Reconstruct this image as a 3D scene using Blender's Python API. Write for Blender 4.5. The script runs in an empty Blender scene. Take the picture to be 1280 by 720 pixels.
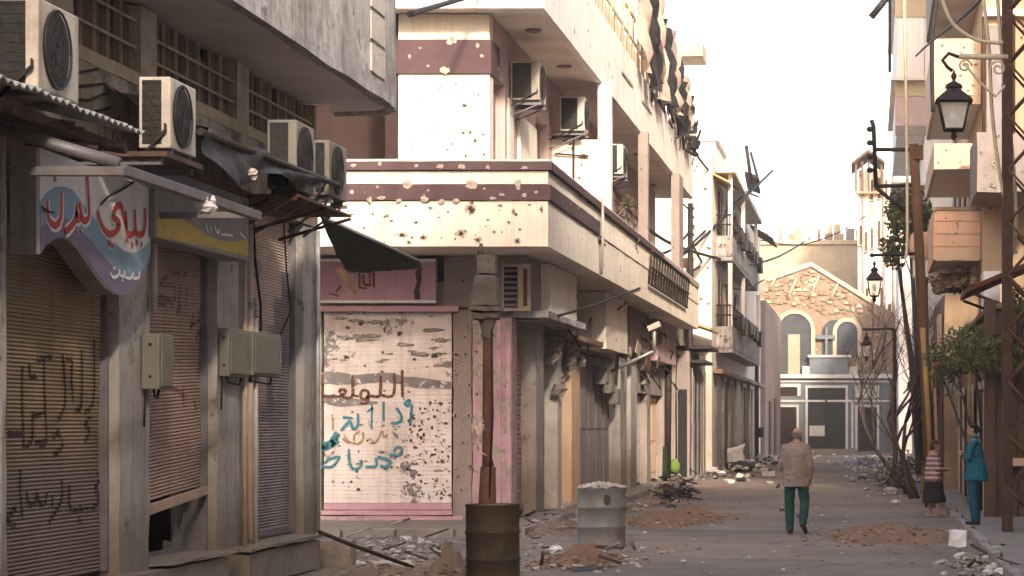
import bpy, math, random
from mathutils import Vector, noise as mnoise
R = math.radians
SC = bpy.context.scene
COL = SC.collection
# ------------------------------------------------------------------ camera
FPX, HC, VX, VY = 3000.0, 1.85, 1085.0, 528.0      # focal length in photo pixels, eye height, street vanishing point
cd = bpy.data.cameras.new('camera'); cam = bpy.data.objects.new('camera', cd); COL.objects.link(cam)
cam.location = (0, 0, HC); cam.rotation_euler = (R(90), 0, 0)
cd.sensor_width = 36; cd.lens = 36 * FPX / 1280
cd.shift_x = (640 - VX) / 1280; cd.shift_y = (VY - 360) / 1280
cd.clip_start = .1; cd.clip_end = 3000
SC.camera = cam
# ------------------------------------------------------------------ sky, sun, exposure
SUN_AZ, SUN_EL = 20.0, 27.0        # degrees: from behind the viewer, to the right
w = bpy.data.worlds.new('World'); SC.world = w; w.use_nodes = True
nt = w.node_tree; nt.nodes.clear()
sky = nt.nodes.new('ShaderNodeTexSky'); sky.sky_type = 'NISHITA'; sky.sun_disc = False
sky.sun_elevation = R(SUN_EL); sky.sun_rotation = R(180 - SUN_AZ)
sky.air_density = 1.0; sky.dust_density = 3.0; sky.ozone_density = 1.0; sky.altitude = 300
mx = nt.nodes.new('ShaderNodeMix'); mx.data_type = 'RGBA'; mx.blend_type = 'MULTIPLY'
mx.inputs[0].default_value = 1.0; mx.inputs[7].default_value = (1.0, .85, .725, 1)
bg = nt.nodes.new('ShaderNodeBackground'); bg.inputs[1].default_value = 0.15
ow = nt.nodes.new('ShaderNodeOutputWorld')
nt.links.new(sky.outputs[0], mx.inputs[6]); nt.links.new(mx.outputs[2], bg.inputs[0]); nt.links.new(bg.outputs[0], ow.inputs[0])
sd = bpy.data.lights.new('sun', 'SUN'); sd.energy = 1.4; sd.angle = R(5); sd.color = (1, .91, .77)
sun = bpy.data.objects.new('sun', sd); COL.objects.link(sun); sun.location = (20, -30, 40)
sdir = Vector((math.sin(R(SUN_AZ)) * math.cos(R(SUN_EL)), -math.cos(R(SUN_AZ)) * math.cos(R(SUN_EL)), math.sin(R(SUN_EL))))
sun.rotation_euler = sdir.to_track_quat('Z', 'Y').to_euler()
vs = SC.view_settings; vs.view_transform = 'Standard'; vs.look = 'None'; vs.gamma = 1; vs.use_curve_mapping = False
vs.exposure = 2.48

# ------------------------------------------------------------------ helpers
def WY(px, X): return X * FPX / (px - VX)             # depth at which a wall plane X=const shows at column px
def ZA(py, Y): return HC + (VY - py) * Y / FPX        # height of row py at depth Y
def XA(px, Y): return (px - VX) * Y / FPX
def tag(o, label=None, cat=None, group=None, kind=None):
    if label: o['label'] = label
    if cat: o['category'] = cat
    if group: o['group'] = group
    if kind: o['kind'] = kind
    return o
def root(name, loc, label, cat, group=None):
    o = bpy.data.objects.new(name, None); COL.objects.link(o); o.location = loc; o.empty_display_size = .2
    return tag(o, label, cat, group)
def origin_of(p):
    v = Vector((0, 0, 0))
    while p is not None: v += Vector(p.location); p = p.parent
    return v

class MB:
    def __init__(s, seed=0): s.v = []; s.f = []; s.m = []; s.sm = []; s.r = random.Random(seed)
    def add(s, vs, fs, m=0, smooth=False):
        b = len(s.v); s.v += [Vector(q) for q in vs]
        for f in fs: s.f.append([b + i for i in f]); s.m.append(m); s.sm.append(smooth)
        return s
    def box(s, x0, x1, y0, y1, z0, z1, m=0):
        x0, x1 = min(x0, x1), max(x0, x1); y0, y1 = min(y0, y1), max(y0, y1); z0, z1 = min(z0, z1), max(z0, z1)
        return s.add([(x0,y0,z0),(x1,y0,z0),(x1,y1,z0),(x0,y1,z0),(x0,y0,z1),(x1,y0,z1),(x1,y1,z1),(x0,y1,z1)],
                     [(0,3,2,1),(4,5,6,7),(0,1,5,4),(1,2,6,5),(2,3,7,6),(3,0,4,7)], m)
    def rbox(s, x0, x1, y0, y1, z0, z1, m=0, step=.5, j=.012):
        """box cut into cells with uneven faces and edges"""
        x0, x1 = min(x0, x1), max(x0, x1); y0, y1 = min(y0, y1), max(y0, y1); z0, z1 = min(z0, z1), max(z0, z1)
        n = [max(1, int(round(d / step))) for d in (x1-x0, y1-y0, z1-z0)]
        idx = {}; vs = []; fs = []
        def V(i, jj, k):
            key = (i, jj, k)
            if key not in idx:
                p = [x0+(x1-x0)*i/n[0], y0+(y1-y0)*jj/n[1], z0+(z1-z0)*k/n[2]]
                e = (i in (0, n[0])) + (jj in (0, n[1])) + (k in (0, n[2]))
                a = j * (1.0 if e >= 2 else .25)
                c = [(x0+x1)/2, (y0+y1)/2, (z0+z1)/2]
                for q in range(3):
                    d = s.r.random() * a
                    p[q] += (d if p[q] < c[q] else -d)
                idx[key] = len(vs); vs.append(p)
            return idx[key]
        for a in range(n[1]):
            for b in range(n[2]):
                fs.append((V(0,a,b),V(0,a,b+1),V(0,a+1,b+1),V(0,a+1,b))); fs.append((V(n[0],a,b),V(n[0],a+1,b),V(n[0],a+1,b+1),V(n[0],a,b+1)))
        for a in range(n[0]):
            for b in range(n[2]):
                fs.append((V(a,0,b),V(a+1,0,b),V(a+1,0,b+1),V(a,0,b+1))); fs.append((V(a,n[1],b),V(a,n[1],b+1),V(a+1,n[1],b+1),V(a+1,n[1],b)))
        for a in range(n[0]):
            for b in range(n[1]):
                fs.append((V(a,b,0),V(a,b+1,0),V(a+1,b+1,0),V(a+1,b,0))); fs.append((V(a,b,n[2]),V(a+1,b,n[2]),V(a+1,b+1,n[2]),V(a,b+1,n[2])))
        return s.add(vs, fs, m)
    def prism(s, pts, d, m=0):
        """polygon (3-D points) swept by the vector d"""
        n = len(pts); d = Vector(d); a = [Vector(p) for p in pts]
        return s.add(a + [p + d for p in a], [tuple(range(n))[::-1], tuple(range(n, 2*n))] + [(i, (i+1) % n, n+(i+1) % n, n+i) for i in range(n)], m)
    def tube(s, pts, r, n=8, m=0, cap=True, smooth=True):
        P = [Vector(p) for p in pts]; rs = r if isinstance(r, (list, tuple)) else [r] * len(P)
        vs = []; fs = []; up = None
        for i, p in enumerate(P):
            t = (P[min(i+1, len(P)-1)] - P[max(i-1, 0)]).normalized()
            if up is None: up = t.orthogonal().normalized()
            up = (up - t * up.dot(t))
            up = up.normalized() if up.length > 1e-5 else t.orthogonal().normalized()
            b = t.cross(up)
            for k in range(n):
                a = 2 * math.pi * k / n
                vs.append(p + (up * math.cos(a) + b * math.sin(a)) * rs[i])
        for i in range(len(P) - 1):
            for k in range(n):
                fs.append((i*n+k, i*n+(k+1) % n, (i+1)*n+(k+1) % n, (i+1)*n+k))
        s.add(vs, fs, m, smooth)
        if cap:
            b = len(s.v) - len(vs)
            s.f.append([b+k for k in range(n)][::-1]); s.m.append(m); s.sm.append(False)
            e = b + (len(P)-1)*n
            s.f.append([e+k for k in range(n)]); s.m.append(m); s.sm.append(False)
        return s
    def lathe(s, c, prof, n=16, m=0, smooth=True, rot=0):
        vs = []; fs = []
        for (r, z) in prof:
            for k in range(n):
                a = 2*math.pi*k/n + rot; vs.append((c[0]+r*math.cos(a), c[1]+r*math.sin(a), c[2]+z))
        for i in range(len(prof)-1):
            for k in range(n): fs.append((i*n+k, i*n+(k+1) % n, (i+1)*n+(k+1) % n, (i+1)*n+k))
        s.add(vs, fs, m, smooth)
        b = len(s.v) - len(vs); e = b + (len(prof)-1)*n
        s.f.append([b+k for k in range(n)][::-1]); s.m.append(m); s.sm.append(False)
        s.f.append([e+k for k in range(n)]); s.m.append(m); s.sm.append(False)
        return s
    def rock(s, c, r, m=0, flat=.7):
        """an uneven little stone: a squashed, jittered octahedron-like lump"""
        q = s.r; ph = q.random() * 6.28; vs = []
        for z, rr in ((-.5, .7), (.1, 1.0), (.6, .55)):
            for k in range(5):
                a = ph + k * 1.2566 + z; g = r * rr * q.uniform(.65, 1.2)
                vs.append((c[0] + g*math.cos(a), c[1] + g*math.sin(a)*q.uniform(.7, 1.1), c[2] + r*z*flat*q.uniform(.7, 1.2)))
        fs = [(4,3,2,1,0), (10,11,12,13,14)]
        for i in (0, 1):
            for k in range(5): fs.append((i*5+k, i*5+(k+1) % 5, (i+1)*5+(k+1) % 5, (i+1)*5+k))
        return s.add(vs, fs, m)
    def ribbon(s, pts, wd, nrm, m=0, th=.004, step=0):
        """a flat painted stroke along pts on a plane with normal nrm"""
        P = [Vector(p) for p in pts]; nrm = Vector(nrm)
        if len(P) > 2:
            Q = []
            for i in range(len(P)-1):
                p0, p1, p2, p3 = P[max(i-1,0)], P[i], P[i+1], P[min(i+2,len(P)-1)]
                for t in (0, .25, .5, .75):
                    Q.append(.5*((2*p1)+(p2-p0)*t+(2*p0-5*p1+4*p2-p3)*t*t+(3*p1-p0-3*p2+p3)*t**3))
            Q.append(P[-1]); P = Q
        if step:
            Q = []
            for p, p2 in zip(P[:-1], P[1:]):
                k_ = max(1, int((p2-p).length/step)); Q += [p.lerp(p2, i/k_) for i in range(k_)]
            P = Q + [P[-1]]
        L = []; Rr = []
        n = len(P)
        for i, p in enumerate(P):
            t = (P[min(i+1,n-1)] - P[max(i-1,0)])
            if t.length < 1e-7: t = Vector((0,0,1))
            sd_ = nrm.cross(t.normalized())
            g = wd * .5 * s.r.uniform(.85, 1.1) * (.75 if i in (0, n-1) else 1)
            L.append(p + sd_*g); Rr.append(p - sd_*g)
        if not th: return s.add(L + Rr, [(i, i+1, n+i+1, n+i) for i in range(n-1)], m)
        vs = [a + nrm*th for a in L] + [a + nrm*th for a in Rr] + L + Rr
        fs = []
        for i in range(n-1):
            fs += [(i, i+1, n+i+1, n+i), (i, 2*n+i, 2*n+i+1, i+1), (n+i, n+i+1, 3*n+i+1, 3*n+i)]
        return s.add(vs, fs, m)
    def pieces(s):
        """far-apart groups of loose islands"""
        par = list(range(len(s.v)))
        def fd(a):
            while par[a] != a: par[a] = par[par[a]]; a = par[a]
            return a
        for f in s.f:
            r0 = fd(f[0])
            for q in f[1:]: par[fd(q)] = r0
        bx = {}
        for i, v in enumerate(s.v):
            b = bx.setdefault(fd(i), [v.copy(), v.copy()])
            for c in range(3): b[0][c] = min(b[0][c], v[c]); b[1][c] = max(b[1][c], v[c])
        ks = list(bx); g = {k_: k_ for k_ in ks}
        if len(ks) < 2 or len(ks) > 60: return None
        def fg(a):
            while g[a] != a: a = g[a]
            return a
        for i, a in enumerate(ks):
            for b in ks[i+1:]:
                A, B = bx[a], bx[b]
                gap = Vector([max(0, A[0][c]-B[1][c], B[0][c]-A[1][c]) for c in range(3)]).length
                if gap < .35*max((A[1]-A[0]).length, (B[1]-B[0]).length) and gap < .05: g[fg(a)] = fg(b)
        if len({fg(a) for a in ks}) < 2: return None
        return [fg(fd(f[0])) for f in s.f]
    def build(s, name, mats, parent=None, label=None, cat=None, group=None, kind=None, bevel=0, at=None):
        if parent is not None and kind is None and len(s.v) < 4000:
            pc = s.pieces()
            if pc:
                out = None
                for g in dict.fromkeys(pc):
                    n = MB(); mp = {}
                    for f, m_, sm_, p_ in zip(s.f, s.m, s.sm, pc):
                        if p_ != g: continue
                        for q in f:
                            if q not in mp: mp[q] = len(n.v); n.v.append(s.v[q])
                        n.f.append([mp[q] for q in f]); n.m.append(m_); n.sm.append(sm_)
                    o = n.build_one(name, mats, parent, label, cat, group, kind, bevel, at); out = out or o
                return out
        return s.build_one(name, mats, parent, label, cat, group, kind, bevel, at)
    def build_one(s, name, mats, parent=None, label=None, cat=None, group=None, kind=None, bevel=0, at=None):
        o0 = origin_of(parent) if parent is not None else Vector(at if at else (0, 0, 0))
        me = bpy.data.meshes.new(name); me.from_pydata([v - o0 for v in s.v], [], s.f)
        if not isinstance(mats, (list, tuple)): mats = [mats]
        for q in mats: me.materials.append(q)
        me.polygons.foreach_set('material_index', s.m); me.polygons.foreach_set('use_smooth', s.sm); me.update()
        o = bpy.data.objects.new(name, me); COL.objects.link(o)
        if parent is not None: o.parent = parent
        else: o.location = o0
        if bevel:
            b = o.modifiers.new('bevel', 'BEVEL'); b.width = bevel; b.segments = 2; b.limit_method = 'ANGLE'; b.angle_limit = R(40)
        return tag(o, label, cat, group, kind)

# ------------------------------------------------------------------ materials
def mat(name, col, col2=None, scale=3.0, rough=.88, bump=.25, dirt=None, streak=0.0, blotch=.35, pock=0.0, pocks=3.0, pockcol=(.07,.055,.045),
        metal=0.0, grain=40.0, spec=.25, worn=0.0, crack=0.0, peel=0.0, peelcol=(.30,.26,.22), wave=None, low=None):
    m = bpy.data.materials.new(name); m.use_nodes = True; t = m.node_tree; N = t.nodes; L = t.links
    bs = N['Principled BSDF']; bs.inputs['Roughness'].default_value = rough; bs.inputs['Metallic'].default_value = metal
    bs.inputs['Specular IOR Level'].default_value = spec
    geo = N.new('ShaderNodeNewGeometry')
    def noise(sc, det=4, rg=.6, vec=None):
        n = N.new('ShaderNodeTexNoise'); n.inputs['Scale'].default_value = sc; n.inputs['Detail'].default_value = det; n.inputs['Roughness'].default_value = rg
        L.new(vec if vec is not None else geo.outputs['Position'], n.inputs['Vector']); return n.outputs['Fac']
    def ramp(fac, a, b):
        n = N.new('ShaderNodeMapRange'); n.inputs[1].default_value = a; n.inputs[2].default_value = b; n.clamp = True
        L.new(fac, n.inputs[0]); return n.outputs[0]
    def mixc(fac, a, b, mode='MIX'):
        n = N.new('ShaderNodeMix'); n.data_type = 'RGBA'; n.blend_type = mode
        if isinstance(fac, (int, float)): n.inputs[0].default_value = fac
        else: L.new(fac, n.inputs[0])
        for i, q in ((6, a), (7, b)):
            if isinstance(q, tuple): n.inputs[i].default_value = (*q[:3], 1)
            else: L.new(q, n.inputs[i])
        return n.outputs[2]
    def math_(op, a, b=None):
        n = N.new('ShaderNodeMath'); n.operation = op
        for i, q in enumerate((a, b)):
            if q is None: continue
            if isinstance(q, (int, float)): n.inputs[i].default_value = q
            else: L.new(q, n.inputs[i])
        return n.outputs[0]
    if col2 is None: col2 = tuple(c * .72 for c in col)
    if dirt is None: dirt = tuple(c * .38 for c in col)
    c = mixc(ramp(noise(scale, 6, .65), .35, .68), col, col2)
    if wave:
        wv = N.new('ShaderNodeTexWave'); wv.bands_direction = wave[0]; wv.inputs['Scale'].default_value = wave[1]
        wv.inputs['Distortion'].default_value = wave[3] if len(wave) > 3 else 1.0; wv.inputs['Detail'].default_value = 2
        L.new(geo.outputs['Position'], wv.inputs['Vector'])
        c = mixc(ramp(wv.outputs['Fac'], .45, .6), c, wave[2])
    c = mixc(math_('MULTIPLY', ramp(noise(scale * .27, 5, .7), .46, .72), blotch), c, dirt)
    if streak:
        mp = N.new('ShaderNodeMapping'); mp.inputs['Scale'].default_value = (5, 5, .35); L.new(geo.outputs['Position'], mp.inputs[0])
        c = mixc(math_('MULTIPLY', ramp(noise(1.6, 5, .7, mp.outputs[0]), .5, .75), streak), c, dirt)
    hgt = noise(grain, 4, .7)
    hgt = math_('ADD', math_('MULTIPLY', hgt, .35), noise(scale * 2.2, 5, .6))
    c = mixc(math_('MULTIPLY', ramp(noise(grain * 1.7, 3, .7), .5, .75), .28), c, dirt)
    if peel:
        pf = ramp(noise(scale * .8, 7, .72), .60 - peel * .12, .615 - peel * .12)
        c = mixc(pf, c, mixc(ramp(noise(9, 4), .4, .65), peelcol, tuple(q * .55 for q in peelcol)))
        hgt = math_('SUBTRACT', hgt, math_('MULTIPLY', pf, .8))
    if pock:
        vo = N.new('ShaderNodeTexVoronoi'); vo.inputs['Scale'].default_value = pocks
        nz = N.new('ShaderNodeTexNoise'); nz.inputs['Scale'].default_value = 14; L.new(geo.outputs['Position'], nz.inputs['Vector'])
        vm = N.new('ShaderNodeVectorMath'); vm.operation = 'SCALE'; vm.inputs[3].default_value = .05; L.new(nz.outputs['Color'], vm.inputs[0])
        va = N.new('ShaderNodeVectorMath'); va.operation = 'ADD'; L.new(vm.outputs[0], va.inputs[0]); L.new(geo.outputs['Position'], va.inputs[1])
        L.new(va.outputs[0], vo.inputs['Vector'])
        p1 = ramp(vo.outputs['Distance'], pock, pock * .8); p0 = ramp(vo.outputs['Distance'], pock * .62, pock * .5)
        c = mixc(math_('MULTIPLY', p1, .75), c, mixc(.5, peelcol, dirt)); c = mixc(p0, c, pockcol)
        hgt = math_('SUBTRACT', hgt, math_('MULTIPLY', p1, 1.2))
    if crack:
        nz2 = N.new('ShaderNodeTexNoise'); nz2.inputs['Scale'].default_value = 1.3; nz2.inputs['Detail'].default_value = 5; L.new(geo.outputs['Position'], nz2.inputs['Vector'])
        v2 = N.new('ShaderNodeVectorMath'); v2.operation = 'SCALE'; v2.inputs[3].default_value = 1.6; L.new(nz2.outputs['Color'], v2.inputs[0])
        v3 = N.new('ShaderNodeVectorMath'); v3.operation = 'ADD'; L.new(v2.outputs[0], v3.inputs[0]); L.new(geo.outputs['Position'], v3.inputs[1])
        ve = N.new('ShaderNodeTexVoronoi'); ve.feature = 'DISTANCE_TO_EDGE'; ve.inputs['Scale'].default_value = crack; L.new(v3.outputs[0], ve.inputs['Vector'])
        cf = math_('MULTIPLY', ramp(ve.outputs['Distance'], .022, .006), ramp(noise(.5, 3), .42, .6))
        c = mixc(math_('MULTIPLY', cf, .75), c, (.035,.03,.026)); hgt = math_('SUBTRACT', hgt, cf)
        c = mixc(math_('MULTIPLY', ramp(noise(.23, 6, .75), .5, .56), .45), c, tuple(q * .62 for q in col2))
    if low:
        sx = N.new('ShaderNodeSeparateXYZ'); L.new(geo.outputs['Position'], sx.inputs[0])
        zz = math_('ADD', sx.outputs[2], math_('MULTIPLY', noise(2.5, 5, .7), low[1]))
        c = mixc(math_('MULTIPLY', ramp(zz, low[0] + low[1] * .5, low[0] + low[1] * .5 - .5), low[3] if len(low) > 3 else .8), c, low[2])
    bp = N.new('ShaderNodeBump'); bp.inputs['Strength'].default_value = bump; bp.inputs['Distance'].default_value = .03
    L.new(hgt, bp.inputs['Height']); L.new(bp.outputs[0], bs.inputs['Normal'])
    L.new(c, bs.inputs['Base Color'])
    if worn: L.new(ramp(noise(38, 5, .75), .36 + worn * .1, .50 + worn * .1), bs.inputs['Alpha'])
    return m
def glass(name, col=(.5,.6,.58), rough=.05, a=.35):
    m = bpy.data.materials.new(name); m.use_nodes = True; bs = m.node_tree.nodes['Principled BSDF']
    bs.inputs['Base Color'].default_value = (*col, 1); bs.inputs['Roughness'].default_value = rough; bs.inputs['Alpha'].default_value = a
    return m
M = {}
M['plaster_dirty'] = mat('plaster_dirty', (.46,.39,.30), (.32,.26,.19), 2.2, dirt=(.07,.055,.04), streak=.7, blotch=.7, peel=.4, peelcol=(.20,.17,.14))
M['pilaster'] = mat('pilaster', (.43,.40,.37), (.33,.30,.27), 2.5, dirt=(.09,.075,.06), streak=.55, blotch=.4, peel=.15, low=(1.2,1.2,(.16,.13,.10)))
M['concrete'] = mat('concrete', (.50,.465,.445), (.31,.285,.27), 3.2, dirt=(.10,.082,.072), streak=.7, blotch=.75, bump=.6, peel=.3, peelcol=(.30,.27,.25))
M['soffit'] = mat('soffit', (.74,.67,.59), (.62,.55,.48), .9, dirt=(.15,.11,.08), blotch=.5, bump=.12)
M['cream'] = mat('cream', (.77,.70,.58), (.67,.59,.48), .9, dirt=(.34,.26,.19), streak=.45, blotch=.4, bump=.18, pock=.10, pocks=1.5, peelcol=(.42,.35,.28))
M['cream_clean'] = mat('cream_clean', (.82,.74,.63), (.70,.61,.51), .8, dirt=(.42,.33,.25), streak=.55, blotch=.5, bump=.15)
M['maroon'] = mat('maroon', (.062,.034,.038), (.085,.05,.053), 2.0, dirt=(.16,.11,.1), streak=.1, blotch=.25, bump=.2, pock=.12, pocks=2.6, pockcol=(.55,.45,.36), peelcol=(.6,.5,.4))
M['scar'] = mat('scar', (.42,.35,.29), (.25,.2,.17), 12, dirt=(.1,.08,.07), bump=.6)
M['scar_pale'] = mat('scar_pale', (.50,.42,.34), (.34,.27,.22), 14, bump=.5)
M['hole'] = mat('hole', (.045,.036,.03), (.09,.07,.06), 14, bump=.6)
M['pink'] = mat('pink', (.50,.325,.37), (.42,.265,.31), 3.0, dirt=(.16,.10,.09), streak=.6, blotch=.6, peel=.75, pock=.13, pocks=3.2, peelcol=(.36,.31,.27))
M['pink_clean'] = mat('pink_clean', (.50,.30,.35), (.43,.255,.30), 2.5, dirt=(.3,.16,.17), streak=.35, blotch=.3)
M['white_shutter'] = mat('white_shutter', (.72,.64,.60), (.58,.50,.46), 1.6, dirt=(.26,.2,.17), streak=.5, blotch=.45, pock=.12, pocks=3.5, bump=.2, peel=.35, peelcol=(.24,.21,.2))
M['shutter_brown'] = mat('shutter_brown', (.36,.25,.14), (.26,.185,.12), 1.3, rough=.6, dirt=(.07,.05,.035), streak=.4, blotch=.5, bump=.1, low=(1.9,.8,(.17,.13,.115)))
M['shutter_tan'] = mat('shutter_tan', (.42,.285,.215), (.32,.22,.17), 1.3, rough=.6, dirt=(.10,.07,.055), streak=.4, blotch=.5, bump=.1)
M['shutter_grey'] = mat('shutter_grey', (.29,.245,.24), (.21,.18,.18), 1.5, rough=.6, dirt=(.075,.06,.055), streak=.4, blotch=.5, bump=.1)
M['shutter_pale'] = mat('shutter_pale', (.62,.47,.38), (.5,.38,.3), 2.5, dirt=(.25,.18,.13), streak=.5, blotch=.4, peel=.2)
M['win_slat'] = mat('win_slat', (.15,.085,.06), (.22,.13,.085), 5, rough=.75, dirt=(.04,.025,.02), streak=.7)
M['dark_wood'] = mat('dark_wood', (.07,.04,.03), (.11,.065,.05), 4, rough=.75, dirt=(.02,.015,.012), streak=.6)
M['mullion'] = mat('mullion', (.52,.42,.30), (.38,.30,.21), 4, dirt=(.12,.08,.05), streak=.5)
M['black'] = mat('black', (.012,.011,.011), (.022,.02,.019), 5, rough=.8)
M['dark_room'] = mat('dark_room', (.05,.042,.036), (.03,.026,.022), 3)
M['tarp_black'] = mat('tarp_black', (.016,.017,.022), (.03,.03,.034), 5, rough=.55, dirt=(.06,.05,.045), bump=.4)
M['tarp_green'] = mat('tarp_green', (.05,.062,.045), (.035,.04,.03), 4, rough=.8, dirt=(.02,.02,.016), bump=.4)
M['ac_white'] = mat('ac_white', (.50,.45,.39), (.38,.335,.285), 3.5, rough=.5, dirt=(.13,.095,.065), streak=.7, blotch=.7, bump=.06)
M['ac_dark'] = mat('ac_dark', (.022,.021,.021), (.014,.013,.013), 8, rough=.5)
M['steel'] = mat('steel', (.20,.19,.20), (.14,.13,.14), 4, rough=.5, metal=.3, dirt=(.1,.06,.04), blotch=.5)
M['galv'] = mat('galv', (.55,.55,.54), (.4,.4,.39), 5, rough=.45, metal=.4, dirt=(.14,.09,.06), blotch=.6, streak=.3)
M['iron'] = mat('iron', (.022,.018,.016), (.05,.033,.024), 6, rough=.6, metal=.3)
M['lamp_box'] = mat('lamp_box', (.10,.085,.072), (.16,.14,.12), 9, rough=.9, dirt=(.03,.026,.023), blotch=.7, bump=.7)
M['rust'] = mat('rust', (.13,.062,.032), (.065,.035,.022), 7, rough=.85, dirt=(.03,.02,.015), bump=.4)
M['drum_dark'] = mat('drum_dark', (.024,.02,.014), (.04,.032,.02), 4, rough=.75, dirt=(.12,.065,.022), streak=.3, bump=.3)
M['drum_grey'] = mat('drum_grey', (.20,.20,.195), (.15,.15,.145), 3, rough=.55, dirt=(.16,.085,.045), streak=.55, blotch=.7, metal=.2, bump=.2)
M['asphalt'] = mat('asphalt', (.215,.17,.138), (.135,.108,.09), .7, rough=.92, dirt=(.25,.17,.115), blotch=.9, bump=.6, grain=22, crack=.55)
M['dirt'] = mat('dirt', (.22,.155,.11), (.15,.11,.08), 1.2, rough=1, dirt=(.12,.09,.07), bump=.6)
M['sand'] = mat('sand', (.23,.135,.078), (.16,.095,.06), 3, rough=1, dirt=(.10,.07,.05), bump=.8, grain=25)
M['pave'] = mat('pave', (.22,.185,.155), (.16,.135,.115), 1.5, dirt=(.16,.12,.09), blotch=.6, bump=.35)
M['kerb'] = mat('kerb', (.29,.25,.215), (.21,.18,.155), 3, dirt=(.1,.085,.07), blotch=.5, bump=.4)
M['stone_mix'] = mat('stone_mix', (.34,.29,.245), (.24,.2,.17), 5, bump=.6)
M['stone_pale'] = mat('stone_pale', (.55,.5,.44), (.42,.37,.32), 5, bump=.5)
M['white'] = mat('white', (.78,.76,.74), (.68,.66,.63), 3, dirt=(.4,.36,.32), blotch=.3)
M['elec'] = mat('elec', (.20,.19,.155), (.165,.155,.125), 3, rough=.5, dirt=(.10,.08,.06), blotch=.4, streak=.3, bump=.08)
M['wire'] = mat('wire', (.02,.018,.018), rough=.7)
M['wire_pale'] = mat('wire_pale', (.55,.45,.30), (.42,.34,.22), 6, rough=.6)
M['sign_white'] = mat('sign_white', (.76,.74,.71), (.68,.65,.62), 1.8, rough=.5, dirt=(.3,.26,.22), streak=.3, blotch=.25, bump=.05)
M['sign_blue'] = mat('sign_blue', (.21,.34,.44), (.17,.29,.38), 2.5, rough=.5, dirt=(.1,.12,.14), streak=.3, bump=.05)
M['sign_purple'] = mat('sign_purple', (.20,.165,.25), (.16,.135,.21), 2.5, rough=.5, dirt=(.07,.06,.08), bump=.05)
M['sign_side'] = mat('sign_side', (.27,.26,.26), (.2,.19,.19), 2.5, rough=.6, dirt=(.07,.055,.05), streak=.5)
M['red'] = mat('red', (.50,.045,.035), (.42,.04,.03), 5, rough=.5, bump=.05)
M['paint_black'] = mat('paint_black', (.03,.021,.018), (.04,.028,.023), 12, worn=-.3)
M['paint_red'] = mat('paint_red', (.15,.05,.035), (.2,.09,.06), 10, worn=.1)
M['paint_brown'] = mat('paint_brown', (.11,.04,.025), (.17,.075,.05), 14, worn=-.1)
M['paint_teal'] = mat('paint_teal', (.04,.20,.25), (.07,.28,.32), 12, worn=-.2)
M['paint_ochre'] = mat('paint_ochre', (.33,.19,.07), (.45,.3,.17), 12, worn=.4)
M['paint_grey'] = mat('paint_grey', (.17,.155,.15), (.22,.2,.19), 7, peel=.2, peelcol=(.66,.58,.54))
M['yellow'] = mat('yellow', (.50,.37,.05), (.42,.31,.05), 3, rough=.5, dirt=(.2,.15,.07), streak=.4, blotch=.4)
M['glass'] = glass('glass', (.20,.26,.25), .08, .35)
M['glass_dark'] = glass('glass_dark', (.03,.035,.035), .08, 1)
M['glass_lamp'] = glass('glass_lamp', (.75,.72,.62), .15, .4)
M['mauve'] = mat('mauve', (.50,.37,.34), (.42,.31,.29), 1.4, dirt=(.22,.15,.14), streak=.5, blotch=.4, pock=.1, pocks=2.2)  # holds the pinkish shade of the corner building's upper side wall
M['peach'] = mat('peach', (.70,.44,.28), (.62,.38,.24), 1.6, dirt=(.35,.2,.12), streak=.3, blotch=.3)
M['peach_pale'] = mat('peach_pale', (.62,.44,.29), (.52,.36,.23), 1.6, dirt=(.35,.25,.16), streak=.35, blotch=.3, pock=.1, pocks=2)
M['tan_wall'] = mat('tan_wall', (.30,.20,.12), (.22,.145,.085), 1.6, dirt=(.12,.08,.05), streak=.5, blotch=.5, peel=.2)
M['ochre_wall'] = mat('ochre_wall', (.26,.15,.05), (.18,.10,.04), 1.8, dirt=(.09,.055,.03), streak=.5, blotch=.5)
M['rear_cream'] = mat('rear_cream', (.42,.35,.25), (.35,.28,.2), 1.0, dirt=(.15,.11,.07), blotch=.5, streak=.4)
M['warm_white'] = mat('warm_white', (.86,.74,.60), (.72,.60,.47), 1.0, dirt=(.32,.25,.19), streak=.6, blotch=.5, peel=.1)
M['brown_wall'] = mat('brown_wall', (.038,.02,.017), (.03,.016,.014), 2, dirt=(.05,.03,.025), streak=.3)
M['plank'] = mat('plank', (.12,.07,.042), (.08,.047,.03), 5, dirt=(.05,.03,.02), streak=.8)
M['grey_wall'] = mat('grey_wall', (.29,.235,.21), (.21,.17,.15), 1.5, dirt=(.13,.10,.09), streak=.5, blotch=.4, pock=.1, pocks=2.2)
M['white_wall'] = mat('white_wall', (.78,.73,.68), (.68,.63,.58), 1.0, dirt=(.40,.34,.29), streak=.5, blotch=.4)
M['church_stone'] = mat('church_stone', (.27,.20,.14), (.18,.125,.085), 3.0, dirt=(.2,.13,.08), blotch=.3, bump=.6)
M['church_trim'] = mat('church_trim', (.46,.38,.27), (.38,.31,.21), 1.5, dirt=(.35,.28,.2), blotch=.3)
M['church_grey'] = mat('church_grey', (.17,.18,.19), (.13,.14,.15), 2.0, dirt=(.1,.1,.1), blotch=.3)
M['arch_shade'] = mat('arch_shade', (.055,.058,.062), (.08,.08,.085), 3)  # recess shade put into the colour of the flat arch panels
M['church_white'] = mat('church_white', (.58,.55,.51), (.48,.45,.41), 2, dirt=(.3,.26,.22))
M['bark'] = mat('bark', (.085,.055,.045), (.055,.036,.03), 8, bump=.6)
M['pylon'] = mat('pylon', (.05,.027,.016), (.085,.045,.025), 5, dirt=(.02,.012,.01), blotch=.5)
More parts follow.
